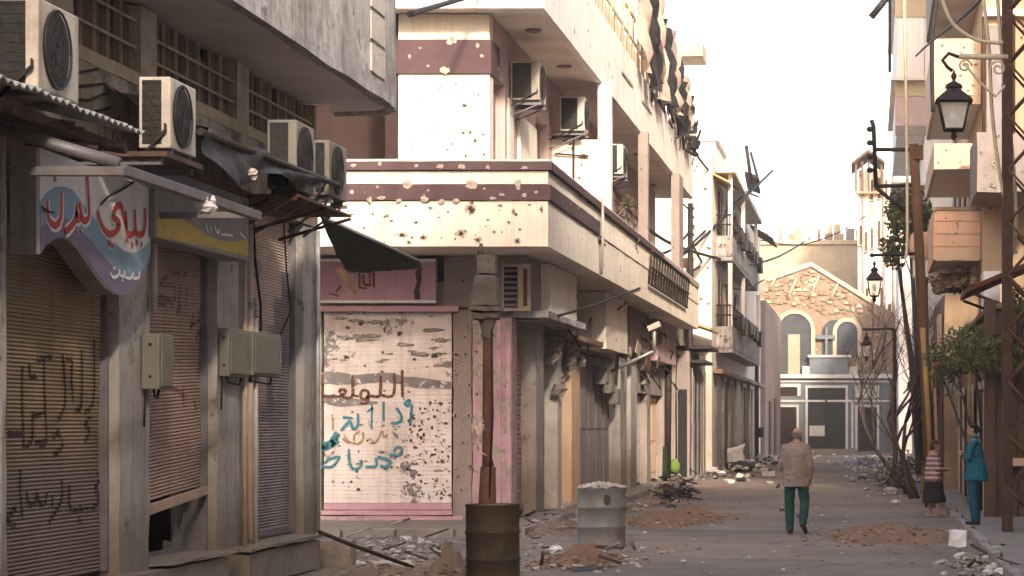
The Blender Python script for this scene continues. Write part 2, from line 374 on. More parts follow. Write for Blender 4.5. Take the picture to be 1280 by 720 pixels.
M['pole_wood'] = mat('pole_wood', (.085,.042,.02), (.13,.066,.028), 3, dirt=(.05,.03,.02), streak=.7, bump=.4)
M['pole_yellow'] = mat('pole_yellow', (.30,.19,.07), (.23,.14,.055), 3, dirt=(.12,.06,.03), streak=.4, blotch=.4)
M['leaf'] = mat('leaf', (.055,.065,.018), (.09,.095,.028), 3, rough=.6, dirt=(.02,.03,.01))
M['leaf2'] = mat('leaf2', (.13,.125,.035), (.08,.085,.025), 3, rough=.6, dirt=(.03,.04,.015))
M['awning_red'] = mat('awning_red', (.14,.04,.025), (.10,.03,.02), 3, dirt=(.05,.02,.015))
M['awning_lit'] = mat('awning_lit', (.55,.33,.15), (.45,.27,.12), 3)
M['bag_white'] = mat('bag_white', (.7,.68,.66), (.6,.58,.56), 5, bump=.5)
# ------------------------------------------------------------------ frames: u along the wall, v up, d out of the wall
class FX:
    def __init__(s, X, sg=1): s.X = X; s.sg = sg; s.n = Vector((sg, 0, 0))
    def __call__(s, u, v, d=0): return Vector((s.X + s.sg*d, u, v))
    def px(s, px, py, d=0):
        X = s.X + s.sg*d; Y = WY(px, X); return Vector((X, Y, ZA(py, Y)))
    def u(s, px): return WY(px, s.X)
    def v(s, px, py): return ZA(py, WY(px, s.X))
class FY:
    def __init__(s, Y): s.Y = Y; s.n = Vector((0, -1, 0))
    def __call__(s, u, v, d=0): return Vector((u, s.Y - d, v))
    def px(s, px, py, d=0): Y = s.Y - d; return Vector((XA(px, Y), Y, ZA(py, Y)))
    def u(s, px): return XA(px, s.Y)
    def v(s, px, py): return ZA(py, s.Y)
def fbox(mb, fr, u0, u1, v0, v1, d0, d1, m=0, j=0, step=.5):
    a = fr(u0, v0, d0); b = fr(u1, v1, d1)
    if j: mb.rbox(a.x, b.x, a.y, b.y, a.z, b.z, m, step, j)
    else: mb.box(a.x, b.x, a.y, b.y, a.z, b.z, m)
    return mb
SPROF = [(0,-.35),(.10,.1),(.3,.85),(.55,1),(.82,.6),(1,-.35)]
def slat_conform(u0, u1, v0, v1, pitch, d=0, amp=.013, seed=1, tilt=0.0, dent=.02):
    """surface height of a slat curtain, so that paint lies on the slats"""
    n = max(2, int((v1-v0)/pitch))
    def f(u, v):
        base = v0 + tilt*(1-(u-u0)/(u1-u0)); q = (v-base)/(v1-base)*n; q -= math.floor(q)
        for (a, b), (c, e) in zip(SPROF[:-1], SPROF[1:]):
            if a <= q <= c: h = b + (e-b)*(q-a)/(c-a); break
        return d + h*amp + mnoise.noise(Vector((u*1.1+seed*7, v*.9, seed)))*dent + .0065
    return f
def slats(fr, u0, u1, v0, v1, pitch, d=0, amp=.013, seed=1, matfn=None, tilt=0.0, dent=.02):
    """rolling-shutter curtain: rounded horizontal slats, a little dented; tilt drops the left end of the bottom edge"""
    mb = MB(seed); n = max(2, int((v1-v0)/pitch)); nu = max(2, int((u1-u0)/.35))
    prof = [(0,-.35),(.10,.1),(.3,.85),(.55,1),(.82,.6)]
    rows = [(i + a, b) for i in range(n) for a, b in prof] + [(n, 0)]
    vs = []; fs = []; ms = []
    for (q, b) in rows:
        for k in range(nu+1):
            u = u0 + (u1-u0)*k/nu
            f = q/n
            base = v0 + tilt * (1 - k/nu)
            v = base + (v1-base)*f
            dn = mnoise.noise(Vector((u*1.1+seed*7, v*.9, seed)))*dent
            vs.append(fr(u, v, d + b*amp + dn))
    for i in range(len(rows)-1):
        for k in range(nu):
            fs.append((i*(nu+1)+k, i*(nu+1)+k+1, (i+1)*(nu+1)+k+1, (i+1)*(nu+1)+k))
    b0 = len(mb.f); mb.add(vs, fs)
    if matfn:
        for i, f in enumerate(mb.f):
            c = (mb.v[f[0]] + mb.v[f[2]])/2; mb.m[i] = matfn(c)
    return mb
def strokes(mb, fr, lst, x0, y0, sc, wd, d=.006, m=0, th=.003, conform=None):
    """hand-painted strokes given in a local drawing grid (origin x0,y0 on the wall picture, sc units per pixel)"""
    for s_ in lst:
        b0 = len(mb.v)
        mb.ribbon([fr.px(x0 + a/sc, y0 + b/sc, d) for a, b in s_], wd, fr.n, m, 0 if conform else th, .011 if conform else 0)
        if conform:
            for i in range(b0, len(mb.v)):
                v = mb.v[i]; u = v.y if isinstance(fr, FX) else v.x
                mb.v[i] = fr(u, v.z, conform(u, v.z))
    return mb
def scars(parent, fr, pts, mats, seed=3, d=.004, name='bullet_scar', stretch=0):
    """spalled bullet scars: ragged flakes of bare render with a dark hole; pts = (u, v, radius)"""
    mb = MB(seed); q = mb.r
    for (u, v, r) in pts:
        r *= .8; ax = q.uniform(.7, 1.5)
        for k, (f, m) in enumerate(((1, 0), (.55, 1))):
            n = 13; ph = q.random()*6; ring = []
            for i in range(n):
                a = ph + i*2*math.pi/n; g = r*f*(q.uniform(.4, 1.2) if i % 2 else q.uniform(.7, 1.05))
                ring.append((u + g*math.cos(a)*(stretch or ax), v + g*math.sin(a)/(stretch or ax)**.5))
            vs = [fr(a, b, d*.2) for a, b in ring] + [fr(u+(a-u)*.9, v+(b-v)*.9, d*(1+k*.6)) for a, b in ring] 
            if k == 0: vs.append(fr(u, v, d*.8))
            else: vs.append(fr(u + q.uniform(-.2,.2)*r, v + q.uniform(-.2,.2)*r, d*1.9))
            mb.add(vs, [(i, (i+1) % n, n+(i+1) % n, n+i) for i in range(n)] + [(n+i, n+(i+1) % n, 2*n) for i in range(n)], m)
    return mb.build(name, mats, parent, kind='stuff')
def rnd_pts(seed, n, u0, u1, v0, v1, r0, r1):
    q = random.Random(seed); return [(q.uniform(u0, u1), q.uniform(v0, v1), r0 + (r1-r0)*q.random()**2.2) for _ in range(n)]

# ------------------------------------------------------------------ the setting
def sheet(name, pts, nu, nv, m, h=0.0, kind='structure', amp=0.0, sc=.4):
    """a subdivided quad sheet with slight unevenness"""
    a, b, c, d = [Vector(p) for p in pts]; mb = MB(); vs = []; fs = []
    for i in range(nv+1):
        for k in range(nu+1):
            p = (a*(1-k/nu)+b*k/nu)*(1-i/nv) + (d*(1-k/nu)+c*k/nu)*i/nv
            p = Vector(p); p.z += h + amp*mnoise.fractal(p*sc, 1.0, 2.0, 4); vs.append(p)
    for i in range(nv):
        for k in range(nu): fs.append((i*(nu+1)+k, i*(nu+1)+k+1, (i+1)*(nu+1)+k+1, (i+1)*(nu+1)+k))
    mb.add(vs, fs, 0, True)
    return mb.build(name, m, kind=kind)
sheet('ground', [(-1200,-400,0),(1200,-400,0),(1200,2500,0),(-1200,2500,0)], 8, 8, M['dirt'], -.12)
sheet('road', [(-5.56,-30,0),(2.0,-30,0),(2.0,150,0),(-5.56,150,0)], 24, 400, M['asphalt'], 0, amp=.018, sc=.5)
sheet('road', [(-60,29.5,0),(-5.54,29.5,0),(-5.54,38.5,0),(-60,38.5,0)], 60, 20, M['asphalt'], 0.004, amp=.018, sc=.5)
sheet('road', [(-60,137,0),(40,137,0),(40,150.3,0),(-60,150.3,0)], 40, 10, M['asphalt'], .006, amp=.01)
def pavement(x0, x1, y0, y1, z, kerb_side, seed, y_from=None, y_to=None, L=.9):
    """raised footway slab with kerb stones along one edge"""
    mb = MB(seed); mb.rbox(x0, x1, y0, y1, -.1, z, 0, 1.0, .03)
    o = mb.build('pavement', M['pave'], kind='structure')
    q = random.Random(seed); st = None
    if kerb_side in ('E', 'W'):
        y = y_from; xs = x1 if kerb_side == 'E' else x0; sg = 1 if kerb_side == 'E' else -1
        while y < y_to:
            l = L*q.uniform(.9, 1.05)
            if q.random() > .12:
                k = MB(int(y*37)); k.rbox(xs + sg*.004, xs+sg*.15, y+.012, y+l-.012, -.1, z+.02+q.uniform(-.02,.015), 0, .3, .025); k.build('kerb_stone', M['kerb'], o)
            y += l
    else:
        x = y_from
        while x < y_to:
            l = L*q.uniform(.9, 1.05)
            if q.random() > .12:
                k = MB(int(x*37)); k.rbox(x+.012, x+l-.012, y0-.15, y0-.004, -.1, z+.02+q.uniform(-.02,.015), 0, .3, .025); k.build('kerb_stone', M['kerb'], o)
            x += l
    return o
pavement(-60, -5.72, 38.66, 42.6, .13, 'S', 2, -12.0, -5.9)
pavement(-6.35, -5.72, 42.6, 136, .13, 'E', 3, 39.0, 90)
pavement(-7.3, -6.2, -30, 29.8, .10, 'E', 4, 20, 29.5)
pavement(1.75, 6, -30, 136, .13, 'W', 5, 26, 80)

# ------------------------------------------------------------------ shop building on the near left
XB = -6.8; fb = FX(XB)
B1 = root('shop_building', (-9, 20, 0), 'soot stained two storey shop building with rolling shutters at the left edge', 'building')
def yb(px): return WY(px, XB)
bays = [(15.4, yb(3)), (yb(10), yb(150)), (yb(188), yb(272)), (yb(309), yb(380))]
mb = MB(11)                                           # masonry: back volume, piers, lintel, upper wall
mb.box(-16, -8.9, -30, 29.62, 0, 12)
mb.box(-8.9, -7.25, 28.95, 29.62, 0, 5.77); mb.box(-8.9, -7.25, -30, 15.3, 0, 5.77)
mb.build('wall_core', M['plaster_dirty'], B1)
for (a, b) in [(14.6, 15.4), (yb(3), yb(10)), (yb(150), yb(188)), (yb(272), yb(309)), (yb(380), 29.62)]:
    k = MB(int(a*10)); k.rbox(-7.3, XB, a, b, .0, 4.24, 0, .35, .018); k.build('pier', M['pilaster'], B1)
mb = MB(12); mb.rbox(-7.3, XB + .02, 4, 29.6, 4.245, 4.98, 0, .5, .012); mb.build('lintel', M['plaster_dirty'], B1)
mb = MB(13)
wins = [(yb(92), yb(176)), (yb(197), yb(297)), (yb(312), yb(394))]
ed = [4] + [q for w_ in wins for q in w_] + [29.6]
mb.rbox(-7.3, XB, 4, wins[0][0], 4.985, 5.76, 0, .5, .01)
for i in range(3):
    a = wins[i][1]; b = wins[i+1][0] if i < 2 else 29.6
    mb.rbox(-7.3, XB, a, b, 4.985, 5.76, 0, .4, .01)
for a, b in wins: mb.rbox(-7.3, XB, a, b, 4.985, 5.12, 0, .4, .01)
mb.build('upper_wall', M['mullion'], B1)
for i, (a, b) in enumerate(wins):                     # clerestory windows: timber slats behind an iron grille
    o = MB(); o.box(-7.1, -6.97, a, b, 5.12, 5.76); o = o.build('window', M['black'], B1)
    n = max(5, int((b-a)/.16)); st = (b-a)/n
    for k in range(n):
        c = MB(k+i*20); z1 = 5.75 - (.0 if c.r.random() > .2 else c.r.uniform(.1, .3)); c.box(-6.95, -6.91 + c.r.uniform(-.01,.015), a+k*st+.012, a+(k+1)*st-.012, 5.13, z1); c.build('slat', M['win_slat'], o)
    g = MB()
    for z in ((5.3, 5.52) if i else (5.35, 5.6)): g.box(-6.86, -6.835, a, b, z-.012, z+.012)
    for k in range(1, int((b-a)/.42)+1):
        y = a + (b-a)*k/(int((b-a)/.42)+1); g.box(-6.885, -6.861, y-.01, y+.01, 5.12, 5.76)
    g.build('grille', M['mullion'], o)
mb = MB(14); mb.rbox(-7.2, -6.62, 19.2, 24.9, .1, .47, 0, .4, .02); mb.rbox(-7.2, -6.56, 25.5, 28.75, .1, .46, 0, .4, .02); mb.box(-8.8, -7.2, 15.3, 28.9, -.05, .4)
mb.build('plinth', M['pilaster'], B1)
mb = MB(15); mb.rbox(-7.2, -6.53, 25.45, 28.85, .465, .52, 0, .3, .02); mb.rbox(-7.2, -6.58, 22.75, 25.15, .475, .52, 0, .3, .02); mb.build('sill', M['pilaster'], B1)
# shutters
def housing(S, a, b, top):
    h = MB(); h.box(-7.16, -6.9, a, a+.05, .5, top); h.box(-7.16, -6.9, b-.05, b, .5, top); h.build('guide_rail', M['steel'], S, bevel=.005)
fs = FX(-6.98)
S0 = root('rolling_shutter', (-6.98, 17, 0), 'sliver of dark brown rolling shutter cut by the left edge of the picture', 'shutter', 'rolling shutters of the shop building')
slats(fs, 15.45, yb(3), .5, 4.24, .034, seed=4).build('slat_curtain', M['shutter_brown'], S0, kind='stuff'); housing(S0, 15.4, yb(3), 4.24)
a, b = bays[1]
S1 = root('rolling_shutter', (-6.98, (a+b)/2, 0), 'wide brown rolling shutter with black graffiti under the wavy blue sign', 'shutter', 'rolling shutters of the shop building')
slats(fs, a+.04, b-.04, .5, 4.24, .034, seed=5).build('slat_curtain', M['shutter_brown'], S1, kind='stuff'); housing(S1, a, b, 4.24)
g1 = [[(50,180),(47,300),(52,460)],[(75,170),(75,215),(100,210)],[(125,150),(125,300),(130,430),(105,440)],[(185,140),(192,300),(165,365)],[(215,165),(212,225),(218,300)],[(245,125),(245,310),(222,325)],
      [(285,90),(288,290),(258,335)],[(315,90),(318,260),(325,350),(308,372)],[(355,95),(335,200),(322,260)],[(100,160),(150,150)],[(195,150),(215,155)],[(80,330),(80,420),(60,450)],[(85,345),(125,340)],
      [(278,352),(258,372),(275,398),(258,432)],[(165,398),(185,440),(155,478)],[(175,395),(150,420)],[(0,405),(45,407)],[(90,435),(130,432)],
      [(42,525),(42,600),(50,690)],[(62,600),(72,640),(92,636),(98,605),(108,638),(128,634),(132,600)],[(180,560),(182,615),(165,660),(138,702)],[(205,575),(208,650),(240,662),(240,640)],[(245,660),(285,655),(305,615),(295,585),(322,540),(300,545)],[(235,690),(245,695)],[(30,650),(0,690),(25,712)],[(150,610),(150,650)]]
strokes(MB(21), fs, g1, 10, 390, 2.667, .05, .017, conform=slat_conform(a+.04, b-.04, .5, 4.24, .034, seed=5)).build('graffiti', M['paint_black'], S1, kind='stuff')
a, b = bays[2]
S2 = root('rolling_shutter', (-6.98, (a+b)/2, 0), 'tan rolling shutter bent up above a broken shop window', 'shutter', 'rolling shutters of the shop building')
zb = ZA(612, 24); slats(fs, a+.04, b-.04, zb, 4.24, .034, seed=6, tilt=-.12, dent=.05).build('slat_curtain', M['shutter_tan'], S2, kind='stuff'); housing(S2, a, b, 4.24)
k = MB(3); k.prism([fs(a+.05, zb-.14, .02), fs(b-.06, zb+.01, .06), fs(b-.06, zb-.08, .07), fs(a+.05, zb-.25, .03)], (.03,0,0)); k.build('bottom_rail', M['shutter_tan'], S2, bevel=.008)
g2 = [[(130,150),(105,180),(150,185)],[(160,190),(160,240),(80,235)],[(215,125),(200,150)],[(185,180),(178,290)],[(215,190),(212,270)],[(195,260),(170,300)],[(100,230),(140,250),(150,270)],[(240,300),(235,365)],[(265,285),(262,330),(230,345)],[(285,290),(300,345),(270,330)],[(270,360),(255,400)],[(295,440),(290,470)],[(200,600),(195,680)],[(240,650),(250,690)],[(270,660),(285,690)],[(150,600),(210,640)],[(150,130),(185,140)],[(80,265),(120,262)]]
strokes(MB(22), fs, g2, 170, 300, 3.27, .045, .03, conform=slat_conform(a+.04, b-.04, zb, 4.24, .034, seed=6, tilt=-.12, dent=.05)).build('graffiti', M['paint_red'], S2, kind='stuff')
a, b = bays[3]
S3 = root('rolling_shutter', (-6.98, (a+b)/2, 0), 'grey rolling shutter with a pale slanted patch above the raised sill', 'shutter', 'rolling shutters of the shop building')
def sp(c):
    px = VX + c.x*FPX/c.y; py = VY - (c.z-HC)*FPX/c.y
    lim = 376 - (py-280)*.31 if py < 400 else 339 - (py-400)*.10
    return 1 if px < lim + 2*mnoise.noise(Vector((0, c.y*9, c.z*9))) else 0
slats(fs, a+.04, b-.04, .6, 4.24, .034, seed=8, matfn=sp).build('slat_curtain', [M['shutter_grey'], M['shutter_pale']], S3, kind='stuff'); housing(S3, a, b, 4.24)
k = MB(); k.box(-7.0, -6.93, a+.05, b-.05, .53, .62); k.build('bottom_rail', M['steel'], S3, bevel=.01)
# broken display window under the bent shutter
a, b = bays[2]
W = root('broken_shop_window', (-7.05, (a+b)/2, .5), 'smashed shop window with jagged grey glass under the bent shutter', 'window')
k = MB(); k.box(-7.16, -7.1, a+.05, b-.05, .5, .56); k.box(-7.16, -7.1, (a+b)/2-.32, (a+b)/2-.27, .56, 1.4); k.build('window_frame', M['steel'], W)
k = MB(5); X = -7.13
k.prism([(X,b-.08,.56),(X,b-.08,.95),(X,b-.2,.7),(X,b-.42,.82),(X,b-.5,.62),(X,b-.8,.66),(X,b-.85,.56)], (.008,0,0)); k.build('glass_shard', M['glass'], W)
k = MB(6); k.prism([(X,a+.08,.56),(X,a+.08,1.0),(X,a+.2,.9),(X,a+.28,.66),(X,a+.4,.56)], (.008,0,0)); k.build('glass_shard', M['glass'], W)
k = MB(7); k.box(-7.6, -7.35, a+.15, a+.6, .45, 1.1); k.build('display_board', M['dark_wood'], W)
k = MB(); k.box(-7.75, -7.68, a-1.5, b+1.5, .42, 3.0); k.build('black_backing', M['black'], W)  # black panel stands in for the shade deep in the shop
# balcony above
mb = MB(31)
mb.rbox(-7.3, -5.9, -10, 29.7, 5.775, 5.93, 0, .8, .008); mb.build('balcony_slab', M['soffit'], B1)
mb = MB(32)
prof = [(-5.85, -10 + i*1.0) for i in range(40)] + [(-5.85, 29.6), (-5.9, 30.0), (-6.05, 30.3), (-6.3, 30.45), (-6.8, 30.5)]
q = random.Random(7); zs = [5.74, 5.86, 6.15, 6.6, 7.0, 7.35]; ring = []
for (x, y) in prof:
    for d in (0, .14):
        pass
vs = []; fsx = []
nP = len(prof); nZ = len(zs)
for d in (0, .13):
    for i, (x, y) in enumerate(prof):
        nx, ny = (1, 0) if y <= 29.6 else ((x+6.4)/.7, .8)
        for z in zs: vs.append((x - d*nx + (q.uniform(-.006,.006)), y - d*ny, z + (q.uniform(-.02,.02) if z < 5.8 else 0)))
o2 = nP*nZ
for i in range(nP-1):
    for k in range(nZ-1):
        fsx.append((i*nZ+k, (i+1)*nZ+k, (i+1)*nZ+k+1, i*nZ+k+1)); fsx.append((o2+i*nZ+k, o2+i*nZ+k+1, o2+(i+1)*nZ+k+1, o2+(i+1)*nZ+k))
    fsx.append((i*nZ, o2+i*nZ, o2+(i+1)*nZ, (i+1)*nZ)); fsx.append((i*nZ+nZ-1, (i+1)*nZ+nZ-1, o2+(i+1)*nZ+nZ-1, o2+i*nZ+nZ-1))
mb.add(vs, fsx); mb.build('balcony_parapet', M['concrete'], B1)
mb = MB(33); mb.prism([(-6.8,29.65,5.78),(-5.93,29.65,5.78),(-5.97,30.0,5.78),(-6.15,30.25,5.78),(-6.8,30.4,5.78)], (0,0,.14)); mb.build('balcony_slab_end', M['soffit'], B1)
k = MB(34)
for z in (5.98, 6.36, 6.74): k.rbox(-5.86, -5.825, 28.2, 29.0, z, z+.34, 0, .3, .01)
k.build('block_patch', M['stone_pale'], B1)
k = MB(35); k.tube([(-5.9,18,7.52),(-5.9,30.2,7.52)], .025)
for y in range(19, 31): k.tube([(-5.9,y,7.3),(-5.9,y,7.52)], .015)
k.build('balcony_rail', M['steel'], B1)
# conduits and pale posts between the shops
for px, wd, z0, z1, m in ((300, .03, .5, 4.2, 'mullion'), (306, .045, .5, 4.2, 'shutter_pale'), (313, .035, .5, 3.0, 'stone_pale'), (392, .03, .5, 4.2, 'galv'), (186, .03, 2.9, 4.1, 'stone_pale')):
    y = yb(px); k = MB(); k.tube([(XB+.05,y,z0),(XB+.045,y+.02,(z0+z1)/2),(XB+.05,y,z1)], wd, 8); k.build('conduit', M[m], B1)

# ------------------------------------------------------------------ wavy shop sign with red lettering
fsg = FX(-6.56)
SG = root('shop_sign', (-6.6, 20.4, 3), 'wavy edged white and blue shop sign with red Arabic lettering', 'sign')
out = [(50,185),(50,318),(58,306),(70,298),(80,296),(90,301),(100,311),(112,329),(123,345),(135,360),(146,368),(155,369),(166,364),(176,351),(184,334),(188,322),(188,235)]
P = [fsg.px(a, b, 0) for a, b in out]
k = MB(); k.prism(P, (-.03,0,0)); k.build('face_panel', M['sign_white'], SG)
k = MB()
blue = [(50,318),(58,306),(70,298),(80,296),(90,301),(100,311),(112,329),(123,345),(135,360),(146,368),(155,369),(166,364),(176,351),(184,334),(188,322),(188,300),(178,312),(160,316),(146,306),(130,290),(117,272),(105,262),(100,250),(92,238),(80,233),(68,234),(56,242),(50,252)]
def sheetpoly(k, fr, pts, d, m=0, th=.003):
    a = [fr.px(x, y, d) for x, y in pts]; k.prism(a, fr.n*th, m)
def tri_strip(k, fr, top, bot, d, th=.003, m=0):
    for i in range(len(top)-1): sheetpoly(k, fr, [top[i], top[i+1], bot[i+1], bot[i]], d, m, th)
bot = [(50,318),(58,306),(70,298),(80,296),(90,301),(100,311),(112,329),(123,345),(135,360),(146,368),(155,369),(166,364),(176,351),(184,334),(188,322)]
btop = [(50,252),(58,241),(70,233),(80,233),(90,237),(100,250),(112,266),(123,280),(135,296),(146,306),(155,314),(166,316),(176,312),(184,305),(188,300)]
ptop = [(50,285),(58,279),(70,272),(80,272),(90,277),(100,287),(112,299),(123,313),(135,327),(146,338),(155,345),(166,347),(176,340),(184,327),(188,315)]
tri_strip(k, fsg, btop, ptop, .001); k.build('blue_wave', M['sign_blue'], SG)
k = MB(); tri_strip(k, fsg, ptop, bot, .001); k.build('purple_border', M['sign_purple'], SG)
k = MB(); y0, y1 = fsg.u(50), fsg.u(188); z0, z1 = ZA(318, y0), ZA(185, y0)
k.box(XB, -6.59, y0, y0+.03, z0, z1); k.box(XB, -6.59, y1-.03, y1, ZA(322, y1), ZA(235, y1)); k.build('side_panel', M['sign_side'], SG)
k = MB()                                              # soffit return that follows the wave
for i in range(len(bot)-1):
    p, r_ = fsg.px(*bot[i], -.03), fsg.px(*bot[i+1], -.03); k.add([p, r_, r_+Vector((-.2,0,0)), p+Vector((-.2,0,0))], [(0,1,2,3)])
k.build('wave_return', M['sign_side'], SG)
red = [[(545,288),(546,350),(538,395),(522,408),(506,398),(500,350),(499,295)],[(501,385),(488,406),(472,408),(461,385),(457,300)],[(461,382),(448,330),(440,285),(425,275),(405,300),(402,330),(424,345),(430,365),(412,395),(385,405),(360,385),(342,345),(331,300)],
       [(284,140),(290,230),(292,320),(278,345),(262,335),(256,300),(250,262)],[(258,320),(246,340),(236,320),(238,270)],[(238,300),(228,345),(208,375),(185,396)],[(168,215),(168,290),(162,340),(145,366),(122,356),(108,320),(104,255)],
       [(140,132),(140,168)],[(383,445),(402,462)],[(236,375),(236,392)],[(254,388),(256,402)],[(457,425),(465,435)],[(482,445),(490,462)],[(505,438),(512,450)],[(528,442),(530,462)]]
strokes(MB(41), fsg, red, 30, 180, 3.6, .115, .005).build('letter_outline', M['white'], SG, kind='stuff')
strokes(MB(41), fsg, red, 30, 180, 3.6, .062, .009).build('red_lettering', M['red'], SG, kind='stuff')
wh = [[(388,578),(400,600),(425,590),(430,565)],[(432,590),(450,596),(452,570)],[(455,600),(480,604),(492,580)],[(490,605),(515,600),(520,572)],[(500,560),(505,566)],[(440,612),(446,616)],[(470,565),(474,572)],[(400,560),(410,556)]]
strokes(MB(42), fsg, wh, 30, 180, 3.6, .03, .008).build('small_lettering', M['white'], SG, kind='stuff')
strokes(MB(43), fsg, [[(505,160),(440,205),(380,235),(340,275)],[(75,280),(100,300),(130,310)]], 30, 180, 3.6, .014, .02, th=.012).build('dangling_wire', M['wire'], SG)
# second sign, yellow with a dark curve
f2 = FX(-6.5)
S = root('shop_sign', (-6.55, 23.5, 3.5), 'faded yellow and brown box sign above the tan shutter', 'sign')
y0, y1 = f2.u(194), f2.u(311)
k = MB(); k.box(XB+.03, -6.5, y0, y1, 3.54, 4.2); k.build('sign_box', M['sign_side'], S, bevel=.01)
k = MB(); bt = [(196,296),(215,300),(235,303),(255,307),(275,311),(295,316),(310,320)]; tp = [(196,268),(215,268),(222,270),(240,283),(265,296),(290,302),(310,300)]
k = MB(); bt = [(196,297),(206,298),(216,299),(228,302),(242,305),(258,308),(275,312),(292,316),(310,320)]; tp = [(196,268),(206,268),(216,267),(228,273),(242,284),(258,294),(275,300),(292,303),(310,299)]
tri_strip(k, f2, tp, bt, .002); k.build('yellow_wave', M['yellow'], S)
k = MB(); tri_strip(k, f2, [(255,256),(270,258),(285,262),(300,268)], [(255,262),(270,266),(285,270),(300,275)], .004); k.build('pale_band', M['mullion'], S)
strokes(MB(44), f2, [[(596,500),(610,560)],[(625,510),(640,565)],[(650,505),(672,560),(690,540)],[(700,570),(780,578)],[(830,560),(870,600)],[(470,430),(520,470)]], 150, 190, 5.54, .03, .005).build('lettering', M['sign_white'], S, kind='stuff')
k = MB(); k.box(-6.52, -6.46, y0+.4, y1, 4.2, 4.26); k.build('top_trim', M['rust'], S)
# canopy frame of flat steel bars and its outer rail
S = root('canopy_frame', (-6.2, 20, 3.75), 'bare purple grey steel canopy frame reaching out over the wavy sign', 'canopy frame')
k = MB(); k.box(-6.42, -5.58, 17.98, 18.06, 3.70, 3.77); k.build('cross_bar', M['steel'], S, bevel=.006)
k = MB(); k.box(-5.66, -5.58, 18.06, 22.1, 3.71, 3.79); k.build('outer_rail', M['steel'], S, bevel=.006)
k = MB(); k.tube([(-6.5,17.9,4.05),(-5.62,18.02,3.79)], .05, 6); k.tube([(-6.5,17.9,4.05),(-6.78,17.9,4.08)], .05, 6); k.build('strut', M['steel'], S)
k = MB(); k.box(-6.79, -5.66, 22.0, 22.06, 3.72, 3.78); k.build('cross_bar', M['steel'], S, bevel=.006)
k = MB(9)
p = Vector((-5.6, WY(259, -5.6), ZA(253, WY(259, -5.6))))
for i in range(7): k.rock((p.x+k.r.uniform(-.03,.04), p.y+k.r.uniform(-.1,.12), p.z+k.r.uniform(-.06,.09)), .075, 0, 1)
k.build('plastic_bag', M['bag_white'], None, 'crumpled white plastic bag caught on the steel canopy rail', 'plastic bag', at=tuple(p))
# corrugated canopy sheet with broken battens below
S = root('corrugated_canopy', (-6.4, 18, 4.2), 'sagging corrugated metal canopy with a bright scalloped edge at upper left', 'canopy')
k = MB(51); n = 120; vs = []; fc = []
for i in range(n+1):
    y = 14.2 + (19.75-14.2)*i/n; h = .018*math.sin(i*1.9)
    vs += [(-6.78, y, 4.44+h), (-6.35, y, 4.33+h), (-5.95, y, 4.23+h+.02*mnoise.noise(Vector((y*2,0,0))))]
for i in range(n):
    for c in (0, 1): fc.append((i*3+c, i*3+c+1, (i+1)*3+c+1, (i+1)*3+c))
k.add(vs, fc); o = k.build('corrugated_sheet', M['galv'], S); sf = o.modifiers.new('thick', 'SOLIDIFY'); sf.thickness = .012
q = random.Random(3)
for i in range(16):
    k = MB(i); y = q.uniform(15.5, 19.6); z = 4.14 - q.random()*.16
    k.tube([(-6.78, y, z+.1), (-6.05+q.uniform(-.2,.05), y+q.uniform(-.5,.5), z)], q.uniform(.015,.035), 5); k.build('batten', M['dark_wood'], S)
for z, x in ((4.12,-6.2),(4.16,-6.5)):
    k = MB(); k.box(x-.03, x+.03, 14.5, 19.7, z-.035, z+.035); k.build('purlin', M['dark_wood'], S)
# black tarpaulin on a pole
S = root('black_tarpaulin', (-6.2, 24, 4.4), 'sagging black tarpaulin awning on a pole between the air conditioners', 'awning')
k = MB(); k.tube([(-5.9,21.2,4.42),(-5.9,26.7,4.49)], .035, 8); k.build('pole', M['iron'], S)
k = MB(52); nu, nv = 44, 9; vs = []; fc = []
for i in range(nu+1):
    t = i/nu; y = 21.3 + 4.6*t
    for j in range(nv+1):
        s_ = j/nv
        if s_ < .55:
            f = s_/.55; x = XB+.03 + (.87)*f; z = 4.86 - .38*f - .10*math.sin(math.pi*f)
        else:
            f = (s_-.55)/.45; x = -5.89 + .03*math.sin(f*5+y*3); z = 4.48 - f*(.42*(1-t)**.7*(.75+.3*math.sin(y*2.3)) + .05)
        z += .05*mnoise.noise(Vector((x*3, y*2, 0))); x += .04*mnoise.noise(Vector((0, y*4, z*5)))
        vs.append((x, y, z))
for i in range(nu):
    for j in range(nv): fc.append((i*(nv+1)+j, i*(nv+1)+j+1, (i+1)*(nv+1)+j+1, (i+1)*(nv+1)+j))
k.add(vs, fc, 0, True); k.build('sheet', M['tarp_black'], S)
k = MB(53); p = Vector((-5.86, WY(316,-5.86), ZA(215, WY(316,-5.86))))
k.rock(p, .06, 0, 1); k.rock(p + Vector((0,.02,-.05)), .045, 0, 1); k.build('patch', M['stone_pale'], S)
